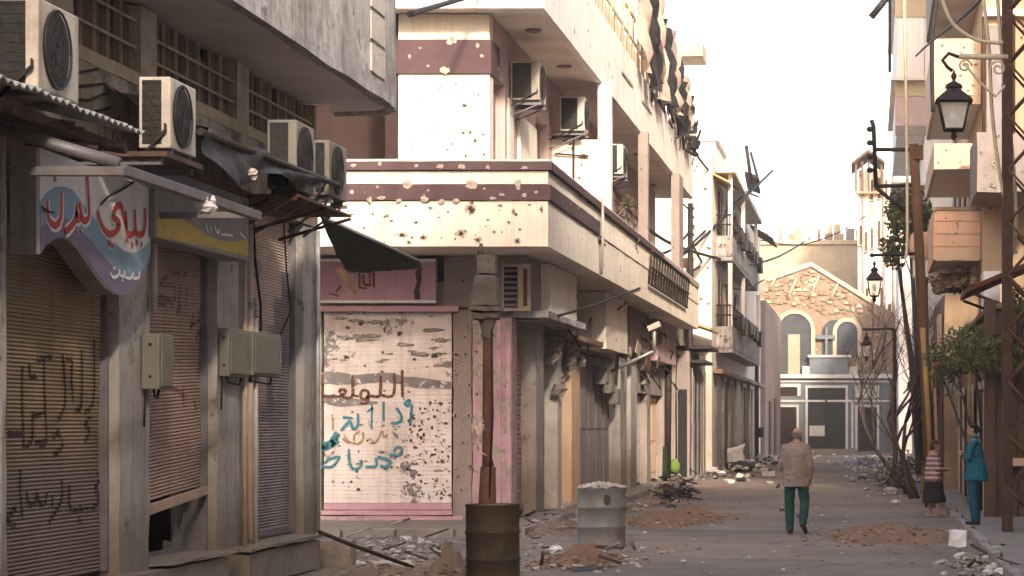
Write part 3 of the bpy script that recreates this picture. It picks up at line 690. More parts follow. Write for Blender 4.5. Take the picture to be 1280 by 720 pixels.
# ------------------------------------------------------------------ air conditioners
def ac(label, xb, xf, y0, y1, z0, z1, dark=False, bracket=True, mt='ac_white', group='air conditioners', fan=True):
    """outdoor unit: casing with coil side panel towards the viewer, round fan grille on the street side"""
    S = root('air_conditioner', ((xb+xf)/2, (y0+y1)/2, z0), label, 'air conditioner', group)
    m = M[mt]; t = .022
    k = MB(); k.box(xb, xf, y0, y1, z0, z1); k.build('casing', m, S, bevel=.012)
    k = MB(); w_ = xf - xb; k.box(xb+.03, xf-w_*.28, y0-.006, y0-.001, z0+.035, z1-.03); o = k.build('coil_panel', M['ac_dark'], S)
    k = MB()
    for i in range(9):
        z = z0+.05+(z1-z0-.1)*i/8; k.box(xb+.03, xf-w_*.28, y0-.011, y0-.0065, z-.004, z+.004)
    k.build('coil_fin', M['ac_dark'], o, kind='stuff')
    if fan:
        cy, cz = y0+(y1-y0)*.42, (z0+z1)/2; r = min(z1-z0, y1-y0)*.44
        k = MB(); n = 24
        k.add([(xf+.004, cy, cz)] + [(xf+.004, cy+r*math.cos(a*6.2832/n), cz+r*math.sin(a*6.2832/n)) for a in range(n)], [(0, 1+i, 1+(i+1) % n) for i in range(n)])
        o = k.build('fan_opening', M['ac_dark'], S)
        k = MB()
        for f in (1, .82, .64, .46, .28):
            k.tube([(xf+.02, cy+r*f*math.cos(a*6.2832/20), cz+r*f*math.sin(a*6.2832/20)) for a in range(21)], .003 if f < 1 else .010, 5, cap=False)
        for a in range(8): k.tube([(xf+.02, cy, cz), (xf+.02, cy+r*math.cos(a*.785), cz+r*math.sin(a*.785))], .003, 4)
        k.build('fan_grille', M['ac_dark'], S)
    k = MB()
    for y in (y0+.12, y1-.12): k.box(xb+.02, xf-.02, y-.03, y+.03, z0-.04, z0)
    k.build('foot', M['steel'], S)
    if bracket:
        k = MB()
        for y in (y0+.1, y1-.1):
            k.box(xb-.35, xf+.02, y-.02, y+.02, z0-.08, z0-.042); k.tube([(xb-.3,y,z0-.4),(xf-.05,y,z0-.08)], .015, 5)
        k.build('bracket', M['steel'], S)
    k = MB(); k.tube([(xf-.06,y0+.05,z0+.25),(xf-.03,y0-.04,z0+.15),(xb,y0-.05,z0-.12),(xb-.3,y0+.1,z0-.2)], .015, 6); k.build('hose', M['wire'], S)
    return S
ac('large weathered white air conditioner cut by the top left edge', -6.32, -6.0, 17.35, 18.25, 4.27, 4.93, bracket=False)
ac('boxy white air conditioner beside the end of the corrugated canopy', -6.22, -5.95, 20.47, 21.25, 4.19, 4.80, bracket=False)
ac('dusty dark air conditioner standing behind the black tarpaulin', -6.31, -6.0, 25.2, 26.0, 4.30, 5.03, mt='elec')
ac('grey air conditioner at the end of the shop building shelf', -6.13, -5.95, 26.5, 27.4, 4.36, 4.97, mt='elec')
S = root('steel_shelf', (-6.4, 26.2, 4.2), 'rusty steel shelf carrying two air conditioners under the balcony', 'shelf')
k = MB(); k.box(-6.78, -5.92, 25.0, 27.5, 4.20, 4.225); k.build('shelf_plate', M['rust'], S)
for y in (25.0, 26.3, 27.6):
    k = MB(); k.tube([(-6.78,y,3.95),(-5.95,y,4.19)], .02, 5); k.build('brace', M['rust'], S)
S = root('shelf_board', (-6.4, 20.9, 4.1), 'dark board shelf under the boxy white air conditioner', 'shelf')
k = MB(); k.box(-6.78, -5.93, 20.3, 21.4, 4.10, 4.145); k.build('board', M['dark_wood'], S)
for y in (20.4, 21.3):
    k = MB(); k.box(-6.76, -6.0, y-.03, y+.03, 4.04, 4.098); k.build('bearer', M['steel'], S)
qw = random.Random(17)
for i, lab in enumerate(('top most loose wire sagging along the dirty wall beside the window slats', 'second loose wire sagging along the dirty wall left of the boxy air conditioner', 'third loose wire drooping along the dirty wall above the canopy', 'lowest loose wire drooping along the dirty wall above the canopy')):
    z = 4.95 - i*.1; P_ = [(-6.76, 18.6+t*.5+i*.1, z - .18*math.sin(math.pi*t/5) + qw.uniform(-.02,.02)) for t in range(6)]; k = MB(); k.tube(P_, .012, 5); k.build('loose_wire', M['wire'], None, lab, 'wire', 'loose wires on the shop building', at=P_[0])
for i, (y, lab) in enumerate(((26.2, 'black cable hanging down left of the paired electrical boxes'), (27.6, 'thin cable hanging across the pale patch of the grey shutter'))):
    P_ = [(-6.72, y, 4.2), (-6.7, y+.05, 3.6), (-6.72, y+.35, 3.15), (-6.73, y+.4-.5*i, 2.86)]; k = MB(); k.tube(P_, .016 if i == 0 else .01, 6); k.build('hanging_cable', M['wire'], None, lab, 'cable', at=P_[0])
# electrical boxes
def ebox(label, x0, x1, y0, y1, z0, z1):
    S = root('electrical_box', ((x0+x1)/2, (y0+y1)/2, z0), label, 'electrical box', 'electrical boxes')
    k = MB(); k.box(x0, x1, y0, y1, z0, z1); k.build('cabinet', M['elec'], S, bevel=.012)
    k = MB(); k.box(x1+.001, x1+.018, y0+.03, y1-.03, z0+.03, z1-.03); d = k.build('door', M['elec'], S, bevel=.006)
    k = MB(); k.box(x1+.019, x1+.035, y1-.1, y1-.07, (z0+z1)/2-.07, (z0+z1)/2+.07); k.build('handle', M['steel'], d)
    k = MB(); k.tube([((x0+x1)/2,y0+.1,z0),((x0+x1)/2,y0+.14,z0-.06),((x0+x1)/2,y1-.2,z0-.08),((x0+x1)/2,y1-.15,z0)], .012, 6); k.tube([(x0+.02,y0+.06,z0),(x0+.01,y0+.06,z0-.35)], .012, 6); k.build('cable', M['wire'], S)
    for zz in (z0+.12, z1-.1):
        k = MB(); k.tube([((x0+x1)/2, y0-.001, zz),((x0+x1)/2, y0-.012, zz)], .015, 8); k.build('bolt', M['iron'], S)
    return S
ebox('green grey electrical box on the pier left of the tan shutter', XB+.01, -6.62, 22.42, 22.85, 2.16, 2.68)
ebox('left electrical box of the pair beside the pale pipes', XB+.01, -6.68, 25.1, 25.92, 2.33, 2.84)
ebox('right electrical box of the pair hung before the grey shutter', XB+.01, -6.66, 26.02, 27.2, 2.36, 2.84)
# torn green awning on the end of the building
S = root('green_awning', (-6.3, 29.9, 3.9), 'torn dark green canvas awning at the far end of the shop building', 'awning')
k = MB(54); nu, nv = 14, 10; vs = []; fc = []
A, B_, C_ = Vector((-6.78,29.7,4.42)), Vector((-6.80,31.8,3.82)), Vector((-5.72,30.8,3.87))
for i in range(nu+1):
    for j in range(nv+1):
        s_, t = i/nu, j/nv
        top = Vector((-6.8+1.1*s_, 29.75+.8*s_, 4.42-.52*s_)); bt_ = Vector((-6.86+1.1*s_, 31.6-.6*s_, 3.83+.02*s_))
        p = top.lerp(bt_, t); p.z += .035*mnoise.noise(Vector((p.x*5, p.y*4, 1))) - .05*math.sin(math.pi*t)*(1-s_)
        if j == nv: p.z += .05*mnoise.noise(Vector((s_*22, 3, 1)))
        vs.append(p)
for i in range(nu):
    for j in range(nv): fc.append((i*(nv+1)+j, i*(nv+1)+j+1, (i+1)*(nv+1)+j+1, (i+1)*(nv+1)+j))
k.add(vs, fc, 0, True); k.build('canvas', M['tarp_green'], S)
k = MB(); k.tube([(-6.8,29.7,4.42),(-5.7,30.55,3.9)], .018, 6); k.tube([(-6.85,31.6,3.83),(-5.75,31.0,3.85)], .018, 6); k.tube([(-5.7,30.55,3.9),(-5.75,31.0,3.85)], .018, 6); k.build('frame', M['steel'], S)
k = MB(8); k.prism([(-6.70,30.2,3.78),(-6.62,30.2,3.80),(-6.42,30.2,3.50),(-6.47,30.2,3.46)], (0,.04,0)); k.build('hanging_board', M['plank'], S)
# ------------------------------------------------------------------ corner building (cream and maroon)
B2 = root('corner_building', (-8, 50, 0), 'bullet scarred cream corner building with maroon bands and jutting balconies', 'building')
Y2 = 42.5; X2 = -6.3; f2f = FY(Y2); f2s = FX(X2)
mb = MB(61); mb.box(-20, -9.72, Y2+.05, 76, 0, 4.8); mb.box(-9.73, -8.0, Y2+1.2, 76, 0, 4.79); mb.box(-8.02, -7.6, Y2+.9, 76, 0, 4.785); mb.build('wall_core', M['grey_wall'], B2)
def fpier(px0, px1, v0, v1, m, d0=-.4, d1=0, name='pier', j=.015):
    k = MB(int(px0)); fbox(k, f2f, XA(px0,Y2), XA(px1,Y2), v0, v1, d0, d1, 0, j, .3); return k.build(name, M[m], B2)
fpier(390, 402, .05, 4.79, 'pilaster'); fpier(566, 590, .05, 3.86, 'grey_wall', d1=.02); fpier(590, 640, .05, 3.72, 'pink', d1=.0)
for px in (601, 612, 624, 636): fpier(px-3.2, px+3.2, .1, 3.7, 'pink' if px != 612 else 'pink_clean', 0, .07, 'flute')
fpier(402, 566, 3.80, 4.79, 'grey_wall'); fpier(566, 612, 3.865, 4.79, 'grey_wall'); fpier(402, 575, 3.80, 3.91, 'pink_clean', 0.005, .16, 'ledge')
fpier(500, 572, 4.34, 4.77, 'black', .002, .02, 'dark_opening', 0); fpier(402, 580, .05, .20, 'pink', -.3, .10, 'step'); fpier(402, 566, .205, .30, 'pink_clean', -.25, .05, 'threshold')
# white shutter with graffiti
S = root('rolling_shutter', (-8.5, Y2, .3), 'white and pink rolling shutter peppered with holes and blue graffiti', 'shutter')
fw = FY(Y2+.06); a, b = XA(402, Y2)+.03, XA(566, Y2)-.03
slats(fw, a, b, .42, 3.80, .07, amp=.003, seed=31, dent=.025).build('slat_curtain', M['white_shutter'], S, kind='stuff')
k = MB(); fbox(k, fw, a, b, .305, .415, -.02, .03); k.build('bottom_rail', M['pink_clean'], S)
def graf(lst, wd, m, x0=395, y0=450, sc=4.5, d=.016, seed=1): strokes(MB(seed), fw, lst, x0, y0, sc, wd, d).build('graffiti', M[m], S, kind='stuff')
k = MB(5)
tri_strip(k, fw, [(402,465),(415,464),(430,466),(445,469),(460,467),(475,466),(491,466),(505,471),(520,471),(545,475),(564,477)], [(402,480),(415,479),(430,480),(445,481),(460,479),(475,478),(491,479),(505,481),(520,485),(545,485),(564,486)], .012)
tri_strip(k, fw, [(403,492),(412,494),(425,496),(440,498),(455,500),(472,502)], [(403,501),(412,506),(425,508),(440,507),(455,506),(472,505)], .012); k.build('painted_out_band', M['paint_grey'], S, kind='stuff')
graf([[(35,80),(33,160),(35,232)],[(35,205),(75,206),(110,200)],[(112,205),(150,200),(166,172),(140,165),(132,185)],[(205,90),(207,190),(185,215),(150,205)],[(205,195),(240,205)],[(285,170),(297,195),(272,222),(250,205),(262,172),(288,174)],[(296,195),(288,238),(250,246)],
      [(365,90),(362,180),(350,205),(300,202)],[(440,75),(440,180),(412,207),(365,195)],[(485,55),(485,130),(487,210)]], .055, 'paint_brown', seed=2)
graf([[(540,250),(535,310),(530,370)],[(495,252),(525,225),(522,258),(500,250)],[(452,268),(482,318),(470,350),(420,356)],[(380,235),(380,345)],[(315,250),(312,390)],[(288,292),(322,268)],[(235,300),(236,362),(212,388),(190,345),(172,362),(140,398)],[(150,320),(205,326)],
      [(185,500),(190,580),(215,615),(250,600),(257,562)],[(236,512),(244,518)],[(280,600),(340,595),(336,550)],[(345,545),(400,558),(418,578),(390,602),(362,592)],[(412,530),(470,536),(483,500),(456,488),(438,516)],[(450,436),(462,434)],[(18,640),(30,602),(90,600),(132,545),(72,560),(50,582)],[(385,612),(395,615)]], .054, 'paint_teal', seed=3)
graf([[(20,500),(75,482),(105,440),(122,408)],[(25,490),(90,470),(125,450)]], .13, 'paint_teal', seed=4)
graf([[(90,305),(95,350),(95,395)],[(265,405),(262,450),(225,472),(214,425),(250,398)],[(150,440),(182,466),(160,418)],[(185,460),(215,470)],[(298,440),(330,462),(352,440),(370,400),(382,430),(405,420)],[(15,350),(15,395)]], .04, 'paint_ochre', seed=5)
pts = rnd_pts(9, 70, a+.05, b-.05, .5, 3.7, .01, .055) + rnd_pts(10, 170, XA(505,Y2), b-.03, ZA(625,Y2), ZA(500,Y2), .012, .055) + rnd_pts(12, 6, a+.1, b-.1, 3.0, 3.75, .05, .12)
scars(S, fw, pts, [M['paint_grey'], M['hole']], 8, .018)
scars(S, fw, rnd_pts(15, 26, a+.15, b-.15, 2.85, 3.78, .03, .11) + rnd_pts(16, 14, a+.15, b-.15, .45, 2.6, .02, .07), [M['paint_grey'], M['scar']], 12, .017, 'paint_flake', 2.6)
# pink sign board
S = root('shop_sign', (-8.6, Y2-.1, 4), 'pink sign board with brown Arabic letters above the graffitied shutter', 'sign')
fp = FY(Y2-.17); k = MB(6); fbox(k, f2f, XA(402,Y2), XA(547,Y2), 3.97, 4.72, .005, .165); k.build('board', M['pink_clean'], S, bevel=.012)
k = MB(7)
for e in (3.955, 4.685): fbox(k, f2f, XA(402,Y2), XA(547.5,Y2), e, e+.05, .168, .19)
k.build('trim', M['sign_white'], S)
strokes(MB(8), fp, [[(208,418),(208,478)],[(222,430),(226,465),(250,470)],[(246,420),(248,470)],[(260,415),(262,478)],[(205,478),(235,482)],[(95,500),(130,510)],[(140,470),(120,495)]], 380, 200, 3, .05, .005).build('lettering', M['paint_brown'], S, kind='stuff')
k = MB(9); sheetpoly(k, fp, [(519,340),(526,333),(527,350),(524,362),(526,374),(519,375),(517,365),(521,352)], .003); k.build('torn_gap', M['hole'], S)
# mezzanine bays and canopies towards the street
def bay(y0, y1, x1, z0, z1, m, lab=None):
    k = MB(int(y0*3)); k.rbox(-7.4, x1, y0, y1, z0, z1, 0, .5, .012); return k.build('mezzanine_bay', M[m], B2)
k = MB(63); k.rbox(-7.5, -6.02, 42.42, 44.2, 3.88, 4.79, 0, .4, .01); k.build('mezzanine_front', M['grey_wall'], B2)
bay(44.2, 48.3, -5.85, 3.86, 4.785, 'cream_clean'); bay(53.7, 58.4, -5.85, 3.5, 4.785, 'cream_clean'); bay(60.5, 66, -6.0, 3.7, 4.785, 'grey_wall'); bay(68, 74.5, -5.95, 3.6, 4.785, 'pink')
S = root('louvre_window', (XA(645,42.4), 42.4, 3.95), 'small cream louvred window unit behind the lamp post lantern', 'window')
fl = FY(42.41)
k = MB(); fbox(k, fl, XA(628,42.4), XA(664,42.4), ZA(389,42.4), ZA(330,42.4), .002, .10); k.build('frame', M['mullion'], S, bevel=.01)
k = MB(); fbox(k, fl, XA(631,42.4), XA(648,42.4), ZA(385,42.4), ZA(334,42.4), .101, .11); k.build('opening', M['black'], S)
for i in range(7):
    z = ZA(383,42.4)+i*.10; k = MB(); k.prism([fl(XA(631,42.4), z, .112), fl(XA(648,42.4), z, .112), fl(XA(648,42.4), z+.03, .15), fl(XA(631,42.4), z+.03, .15)], (0,0,.012)); k.build('louvre', M['shutter_grey'], S)
k = MB(); fbox(k, fl, XA(655,42.4), XA(660,42.4), ZA(383,42.4), ZA(336,42.4), .101, .108); k.build('slot', M['rust'], S)
k = MB(64); k.rbox(-7.3, -5.72, 42.9, 48.7, 3.72, 3.855, 0, .5, .015); k.build('canopy_slab', M['concrete'], B2)
k = MB(65); k.rbox(-7.3, -5.9, 48.9, 53.6, 3.52, 3.64, 0, .5, .02); k.rbox(-6.7, -6.2, 50.2, 51.2, 3.64, 4.78, 0, .3, .02); k.build('mezzanine_floor', M['tan_wall'], B2)
scars(B2, FY(Y2-.025), rnd_pts(18, 40, XA(567,Y2), XA(589,Y2), .3, 3.8, .02, .10), [M['scar'], M['hole']], 13)
scars(B2, FY(Y2-.005), rnd_pts(19, 40, XA(591,Y2), XA(640,Y2), .3, 3.6, .02, .07), [M['scar'], M['hole']], 14)
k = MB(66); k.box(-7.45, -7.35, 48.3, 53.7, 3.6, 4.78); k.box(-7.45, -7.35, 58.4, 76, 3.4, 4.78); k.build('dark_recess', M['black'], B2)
# shopfronts along the street: piers, shutters, doors
def sy(px): return WY(px, X2)
def spier(px0, px1, v1, m, d1=0, name='pier'):
    k = MB(int(px0)); fbox(k, f2s, sy(px0), sy(px1), .1, v1, -.6, d1, 0, .02, .4); return k.build(name, M[m], B2)
spier(640, 647, 3.7, 'pink'); spier(663, 672, 3.75, 'pilaster', .12); spier(672, 681, 3.7, 'grey_wall'); spier(712, 722, 3.5, 'peach_pale', .05); spier(722.3,724,3.5,'pilaster'); spier(771, 779, 3.5, 'pilaster', .1)
spier(693, 698, 3.5, 'stone_pale', .08); spier(786, 794, 3.6, 'pilaster', .06); spier(809, 814, 3.6, 'grey_wall'); spier(828, 835, 4.7, 'grey_wall', .05)
def sshut(px0, px1, v0, v1, m, label, pitch=.09, kind='shutter', dd=-.18):
    o = slats(f2s, sy(px0)+.02, sy(px1)-.02, v0, v1, pitch, d=dd, seed=int(px0), dent=.03)
    nm = 'rolling_shutter' if kind == 'shutter' else 'shop_door'
    S = root(nm, (X2, sy(px0), v0), label, kind, 'shopfronts of the corner building')
    o.build('slat_curtain', M[m], S, kind='stuff')
    k = MB(); fbox(k, f2s, sy(px0), sy(px1), v0-.02, v0+.08, dd, dd+.05); k.build('bottom_rail', M['steel'], S); return S
sshut(647, 663, .25, 3.7, 'shutter_tan', 'narrow brown slatted shutter beside the pink corner pier')
sshut(724, 735, .2, 3.4, 'shutter_tan', 'ribbed orange brown shutter right of the peach pier', .2)
def leafdoor(px0, px1, v0, v1, m, label, n=2, dd=-.2):
    S = root('shop_door', (X2, sy(px0), v0), label, 'door', 'shopfronts of the corner building')
    u0, u1 = sy(px0), sy(px1); st = (u1-u0)/n
    for i in range(n):
        k = MB(); fbox(k, f2s, u0+i*st+.02, u0+(i+1)*st-.02, v0, v1, dd-.05, dd); o = k.build('leaf', M[m], S, bevel=.01)
        k = MB(); fbox(k, f2s, u0+i*st+.15, u0+(i+1)*st-.15, v0+.2, v1*.45, dd+.001, dd+.02); k.build('panel', M[m], o, bevel=.008)
        k = MB(); fbox(k, f2s, u0+i*st+.15, u0+(i+1)*st-.15, v1*.5, v1-.2, dd+.001, dd+.02); k.build('panel', M[m], o, bevel=.008)
    return S
leafdoor(681, 693, .15, 2.9, 'shutter_tan', 'brown door standing left of the narrow stone pier'); leafdoor(698, 712, .15, 3.3, 'shutter_grey', 'grey brown panelled door left of the peach pier')
leafdoor(735, 771, .15, 3.4, 'shutter_grey', 'wide dark grey four leaf shop door', 4); leafdoor(779, 786, .15, 3.4, 'dark_wood', 'narrow dark doorway behind the dented grey drum'); leafdoor(794, 809, .15, 2.6, 'stone_pale', 'pale grey double door beyond the dark doorway'); leafdoor(814, 828, .15, 2.6, 'peach_pale', 'pale tan double door near the far end of the corner building')
k = MB(67)                                            # shattered plaster hanging over the brown door
for i in range(22):
    y = k.r.uniform(46.0, 52.0); z = 3.6 - k.r.random()**1.5*1.3*(1-abs(y-48.5)/5); k.rock((X2+.05+k.r.uniform(-.1,.12), y, z), k.r.uniform(.1,.22), 0, 1.1)
k.build('broken_plaster', M['grey_wall'], B2)
k = MB(68); fbox(k, f2s, sy(681), sy(712), 2.95, 3.55, -.3, -.02, 0, .03, .4); fbox(k, f2s, sy(735), sy(786), 3.42, 3.62, -.3, -.02, 0, .03, .4); fbox(k, f2s, sy(794), sy(830), 2.65, 3.55, -.3, .02, 0, .03, .4); k.build('shop_lintel', M['grey_wall'], B2)
for px, z, s in ((757,2.55,.5),(750,2.75,.42),(765,2.3,.38),(800,2.9,.5)):
    y = sy(px); ebox('small meter box %s' % {757:'in the middle of the cluster over the four leaf door',750:'highest in the cluster over the four leaf door',765:'lowest in the cluster over the four leaf door',800:'above the pale grey double door'}[px], X2-.1, X2+.14, y, y+s*1.6, z, z+s)
# first-floor balcony: slab and banded parapet
YF, XS = 40.0, -5.33
k = MB(70); k.rbox(-20, XS-.1, YF+.1, 76, 4.80, 4.97, 0, 1.2, .006); k.build('balcony_slab', M['soffit'], B2)
def band(z0, z1, d, m, ysplit=None, m2=None, name='parapet_band'):
    k = MB(int(z0*100)); ye = ysplit or 75.5
    k.rbox(-20, XS+d, YF-d, YF+.16, z0, z1, 0, .45, .008); k.rbox(XS-.16, XS+d, YF+.165, ye, z0, z1, 0, .45, .008); k.build(name, M[m], B2)
    if ysplit:
        k = MB(5); k.rbox(XS-.16, XS+d*.5, ysplit, 75.5, z0, z1, 0, .45, .008); k.build(name, M[m2], B2)
band(4.78, 5.545, 0, 'cream'); band(5.55, 5.815, .045, 'maroon', 47.4, 'cream_clean'); band(5.82, 6.045, .0, 'cream'); band(6.05, 6.19, .07, 'maroon', 62, 'pink'); band(6.195, 6.24, .03, 'cream_clean')
fbf = FY(YF); fbs = FX(XS); q = random.Random(4)
def PX(fr, px, py, r): p = fr.px(px, py); return ((p.x if isinstance(fr, FY) else p.y), p.z, r)
pts = [PX(fbf, a, b, r) for a, b, r in [(589,262,.16),(642,265,.07),(645,268,.06),(625,257,.05),(636,278,.05),(576,292,.10),(503,294,.09),(529,297,.08),(484,270,.05),(489,276,.04),(481,271,.04),(520,278,.05),(535,252,.05),(538,260,.04),(590,252,.09),(677,262,.07),(466,268,.04),(440,268,.04),(597,300,.08),(511,303,.06),(662,256,.04),(618,290,.04),(560,265,.035),(610,275,.035),(650,287,.04),(455,285,.04)]]
scars(B2, fbf, pts + rnd_pts(6, 26, -9, -5.4, 4.85, 5.5, .015, .04), [M['scar_pale'], M['hole']], 4)
fbm = FY(YF-.047)
pts = [PX(fbm, a, b, r) for a, b, r in [(508,230,.10),(590,230,.12),(648,231,.11),(462,250,.07),(477,247,.06),(530,249,.08),(552,252,.06),(627,243,.05),(655,244,.05),(616,248,.05),(440,240,.05),(498,251,.05),(570,251,.06),(535,238,.03),(605,236,.03),(670,240,.04)]]
scars(B2, fbm, pts, [M['scar_pale'], M['scar']], 5)
fbm = FY(YF-.072); pts = [PX(fbm, a, b, r) for a, b, r in [(442,207,.05),(475,205,.05),(550,208,.06),(577,208,.07),(610,209,.05),(655,210,.05),(520,207,.04)]]
scars(B2, fbm, pts, [M['scar_pale'], M['scar']], 6)
scars(B2, fbs, rnd_pts(7, 34, 40.3, 60, 4.85, 5.5, .015, .05), [M['scar'], M['hole']], 7)
# iron railing on the far part of that balcony
S = root('iron_railing', (XS, 68, 6.2), 'black iron railing hanging off the first floor balcony of the corner building', 'railing')
for i in range(16):
    k = MB(i); y = 58 + i*.8; k.tube([(XS+.04, y, 5.2),(XS+.10, y+.1, 6.0)], .03, 5); k.build('bar', M['iron'], S)
for z, x in ((5.2,.06),(5.6,.1),(6.0,.12)):
    k = MB(); k.tube([(XS+x,58,z),(XS+x,70,z)], .035, 5); k.build('rail', M['iron'], S)
# first-floor walls
Y3 = 42.7; XW = -6.73
k = MB(71); k.rbox(-8.36, XW, Y3, Y3+.4, 4.98, 9.12, 0, .6, .01); k.build('upper_wall_front', M['cream'], B2)
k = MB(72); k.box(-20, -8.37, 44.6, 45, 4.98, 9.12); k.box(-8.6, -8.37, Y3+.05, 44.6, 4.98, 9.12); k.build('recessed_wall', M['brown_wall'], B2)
k = MB(73); k.rbox(-8.45, XW+.03, Y3-.05, Y3-.003, 8.05, 8.66, 0, .4, .008); k.rbox(XW+.003, XW+.03, Y3, Y3+1.0, 8.05, 8.66, 0, .4, .006); k.build('maroon_band', M['maroon'], B2)
fuw = FY(Y3)
pts = [PX(fuw, a, b, r) for a, b, r in [(581,132,.09),(588,166,.08),(579,166,.06),(594,176,.08),(582,195,.07),(604,168,.05),(605,193,.05),(565,180,.05),(559,187,.04),(598,118,.05),(540,160,.03),(525,120,.03),(550,110,.04),(515,180,.03),(570,105,.04)]] + rnd_pts(14, 22, -8.3, -6.8, 5.5, 8.0, .012, .035)
scars(B2, fuw, pts, [M['scar_pale'], M['hole']], 9)
fub = FY(Y3-.052); scars(B2, fub, [PX(fub, a, b, r) for a, b, r in [(565,50,.13),(597,57,.06),(602,70,.05),(535,82,.04),(556,88,.09),(525,60,.03)]], [M['scar_pale'], M['scar']], 10)
fus = FX(XW); dr = [(43.15, 44.5), (48.6, 50.5), (53, 55), (58, 60), (64, 66)]
k = MB(74); y = Y3+.4
for a, b in dr: k.rbox(XW-.4, XW, y, a, 4.98, 9.12, 0, .6, .008); y = b
k.rbox(XW-.4, XW, y, 76, 4.98, 9.12, 0, .6, .008)
for a, b in dr: k.rbox(XW-.4, XW, a, b, 8.1, 9.12, 0, .6, .008)
k.build('upper_wall_side', M['mauve'], B2)  # shade under the top slab is painted into this wall colour
k = MB(741); k.rbox(XW+.004, XW+.05, 44.7, 45.3, 4.98, 7.9, 0, .4, .006); k.rbox(XW+.004, XW+.07, 46.0, 48.3, 4.98, 7.75, 0, .4, .006); k.build('wall_board', M['cream'], B2)
for a, b in dr:
    k = MB(); k.box(XW-.3, XW-.22, a, b, 4.98, 8.1); o = k.build('balcony_door', M['shutter_grey'], B2)
    k = MB(); k.box(XW-.2, XW-.16, a+.1, (a+b)/2-.04, 5.2, 7.9); k.box(XW-.2, XW-.16, (a+b)/2+.04, b-.1, 5.2, 7.9); k.build('panel', M['shutter_grey'], o, bevel=.01)
k = MB(75); k.rbox(XW, XS-.2, 51.0, 51.14, 4.98, 7.86, 0, .5, .008); k.build('balcony_divider', M['cream'], B2)
scars(B2, FY(51.0), [PX(FY(51.0), a_, b_, r_) for a_, b_, r_ in ((708,176,.08),(716,186,.06),(713,180,.05),(724,222,.06),(727,206,.05),(730,195,.12),(700,170,.05),(722,170,.04))], [M['scar'], M['hole']], 15)
k = MB(751); k.tube([(XA(717,50.9),50.93,6.0),(XA(717,50.9),50.93,7.9)], .02, 6); k.tube([(XA(694,50.9),50.93,7.55),(XA(735,50.9),50.93,7.5)], .018, 6); k.build('conduit', M['iron'], B2)
k = MB(752); y_ = WY(748, XS); k.tube([(XS+.08,y_,6.3),(XS+.09,y_,5.6),(XS+.05,y_+.1,4.78)], .03, 6); k.build('conduit', M['pilaster'], B2)
k = MB(76); k.rbox(XS-.45, XS-.17, 51.3, 51.7, 4.98, 9.12, 0, .5, .01); k.build('balcony_post', M['white_wall'], B2)
k = MB(77); k.rbox(XS-.42, XS-.17, 60, 60.4, 4.98, 9.12, 0, .5, .01); k.rbox(XS-.42, XS-.17, 70, 71.5, 4.98, 9.12, 0, .5, .01); k.build('balcony_post', M['grey_wall'], B2)
ac('air conditioner with louvred end under the top slab of the corner building', -6.70, -6.16, 45.0, 45.9, 7.9, 8.62)
ac('small air conditioner above the balcony divider wall', -6.5, -5.98, 50.6, 51.3, 8.0, 8.72)
ac('whitest air conditioner deep in the shaded balcony', -6.2, -5.72, 56, 57, 7.65, 8.35)
# second-floor slab and parapet
k = MB(78); k.rbox(-20, -5.75, 42.15, 78, 9.13, 9.3, 0, 1.2, .006); k.build('balcony_slab', M['soffit'], B2)
k = MB(79); k.rbox(-20, -5.68, 42.08, 42.25, 9.11, 10.55, 0, .6, .008); k.rbox(-5.84, -5.68, 42.26, 78, 9.11, 10.6, 0, .6, .008); k.build('upper_parapet', M['white_wall'], B2)
k = MB(80); k.box(-20, XW, 43, 78, 9.31, 12.6); k.build('second_floor_wall', M['cream_clean'], B2)
for a, b in ((55.3, 55.7), (60.3,60.6)):
    k = MB(); k.rbox(-5.677, -5.65, a, a+2.6, 9.9, 9.98, 0, .4, .01); k.build('parapet_groove', M['scar'], B2)
for y, x in ((44.5,-6.2),(49,-6.2),(57,-6.2),(65,-6.2)):
    k = MB(); k.lathe((x,y,9.085), [(.12,0),(.16,.04)], 12); k.build('ceiling_lamp', M['grey_wall'], B2)
scars(B2, FX(-5.678), rnd_pts(31, 30, 43, 72, 9.3, 10.4, .02, .09), [M['scar'], M['hole']], 31)
# balcony cage with torn blinds
S = root('balcony_cage', (-5.75, 64, 10.6), 'pale pipe cage of torn blinds on the top balcony of the corner building', 'balcony cage')
q = random.Random(5)
for i in range(20):
    k = MB(i); y = 51 + i*1.3; k.tube([(-5.76,y,10.6),(-5.74+q.uniform(-.1,.1),y+q.uniform(-.2,.2),13.6 - (1.2 if i > 14 else 0))], .045, 6); k.build('bar', M['wire_pale'], S)
for z in (11.2, 11.8, 12.5, 13.2):
    k = MB(); k.tube([(-5.76,51,z),(-5.76,64,z),(-5.70,72 if z < 12 else 66,z-.2)], .04, 6); k.build('rail', M['wire_pale'], S)
for i in range(11):
    y = 58.5 + i*1.6; k = MB(i+90); nv = 8; vs = []; fc = []; wd = q.uniform(.8, 1.6); top = 13.8 - i*.17 + q.uniform(-.4,.4); bot_ = 10.7 - q.uniform(.0,.5)
    for j in range(nv+1):
        t = j/nv
        for c in range(4): vs.append((-5.62 + .18*math.sin(c*2.1+j*.9+i) + .25*t*q.uniform(.4,1), y + wd*c/3*(1-.25*t), top + (bot_-top)*t))
    for j in range(nv):
        for c in range(3): fc.append((j*4+c, j*4+c+1, j*4+c+5, j*4+c+4))
    k.add(vs, fc, 0, True); k.build('torn_blind', M['tarp_black'] if i % 3 else M['shutter_pale'], S)
k = MB(99)
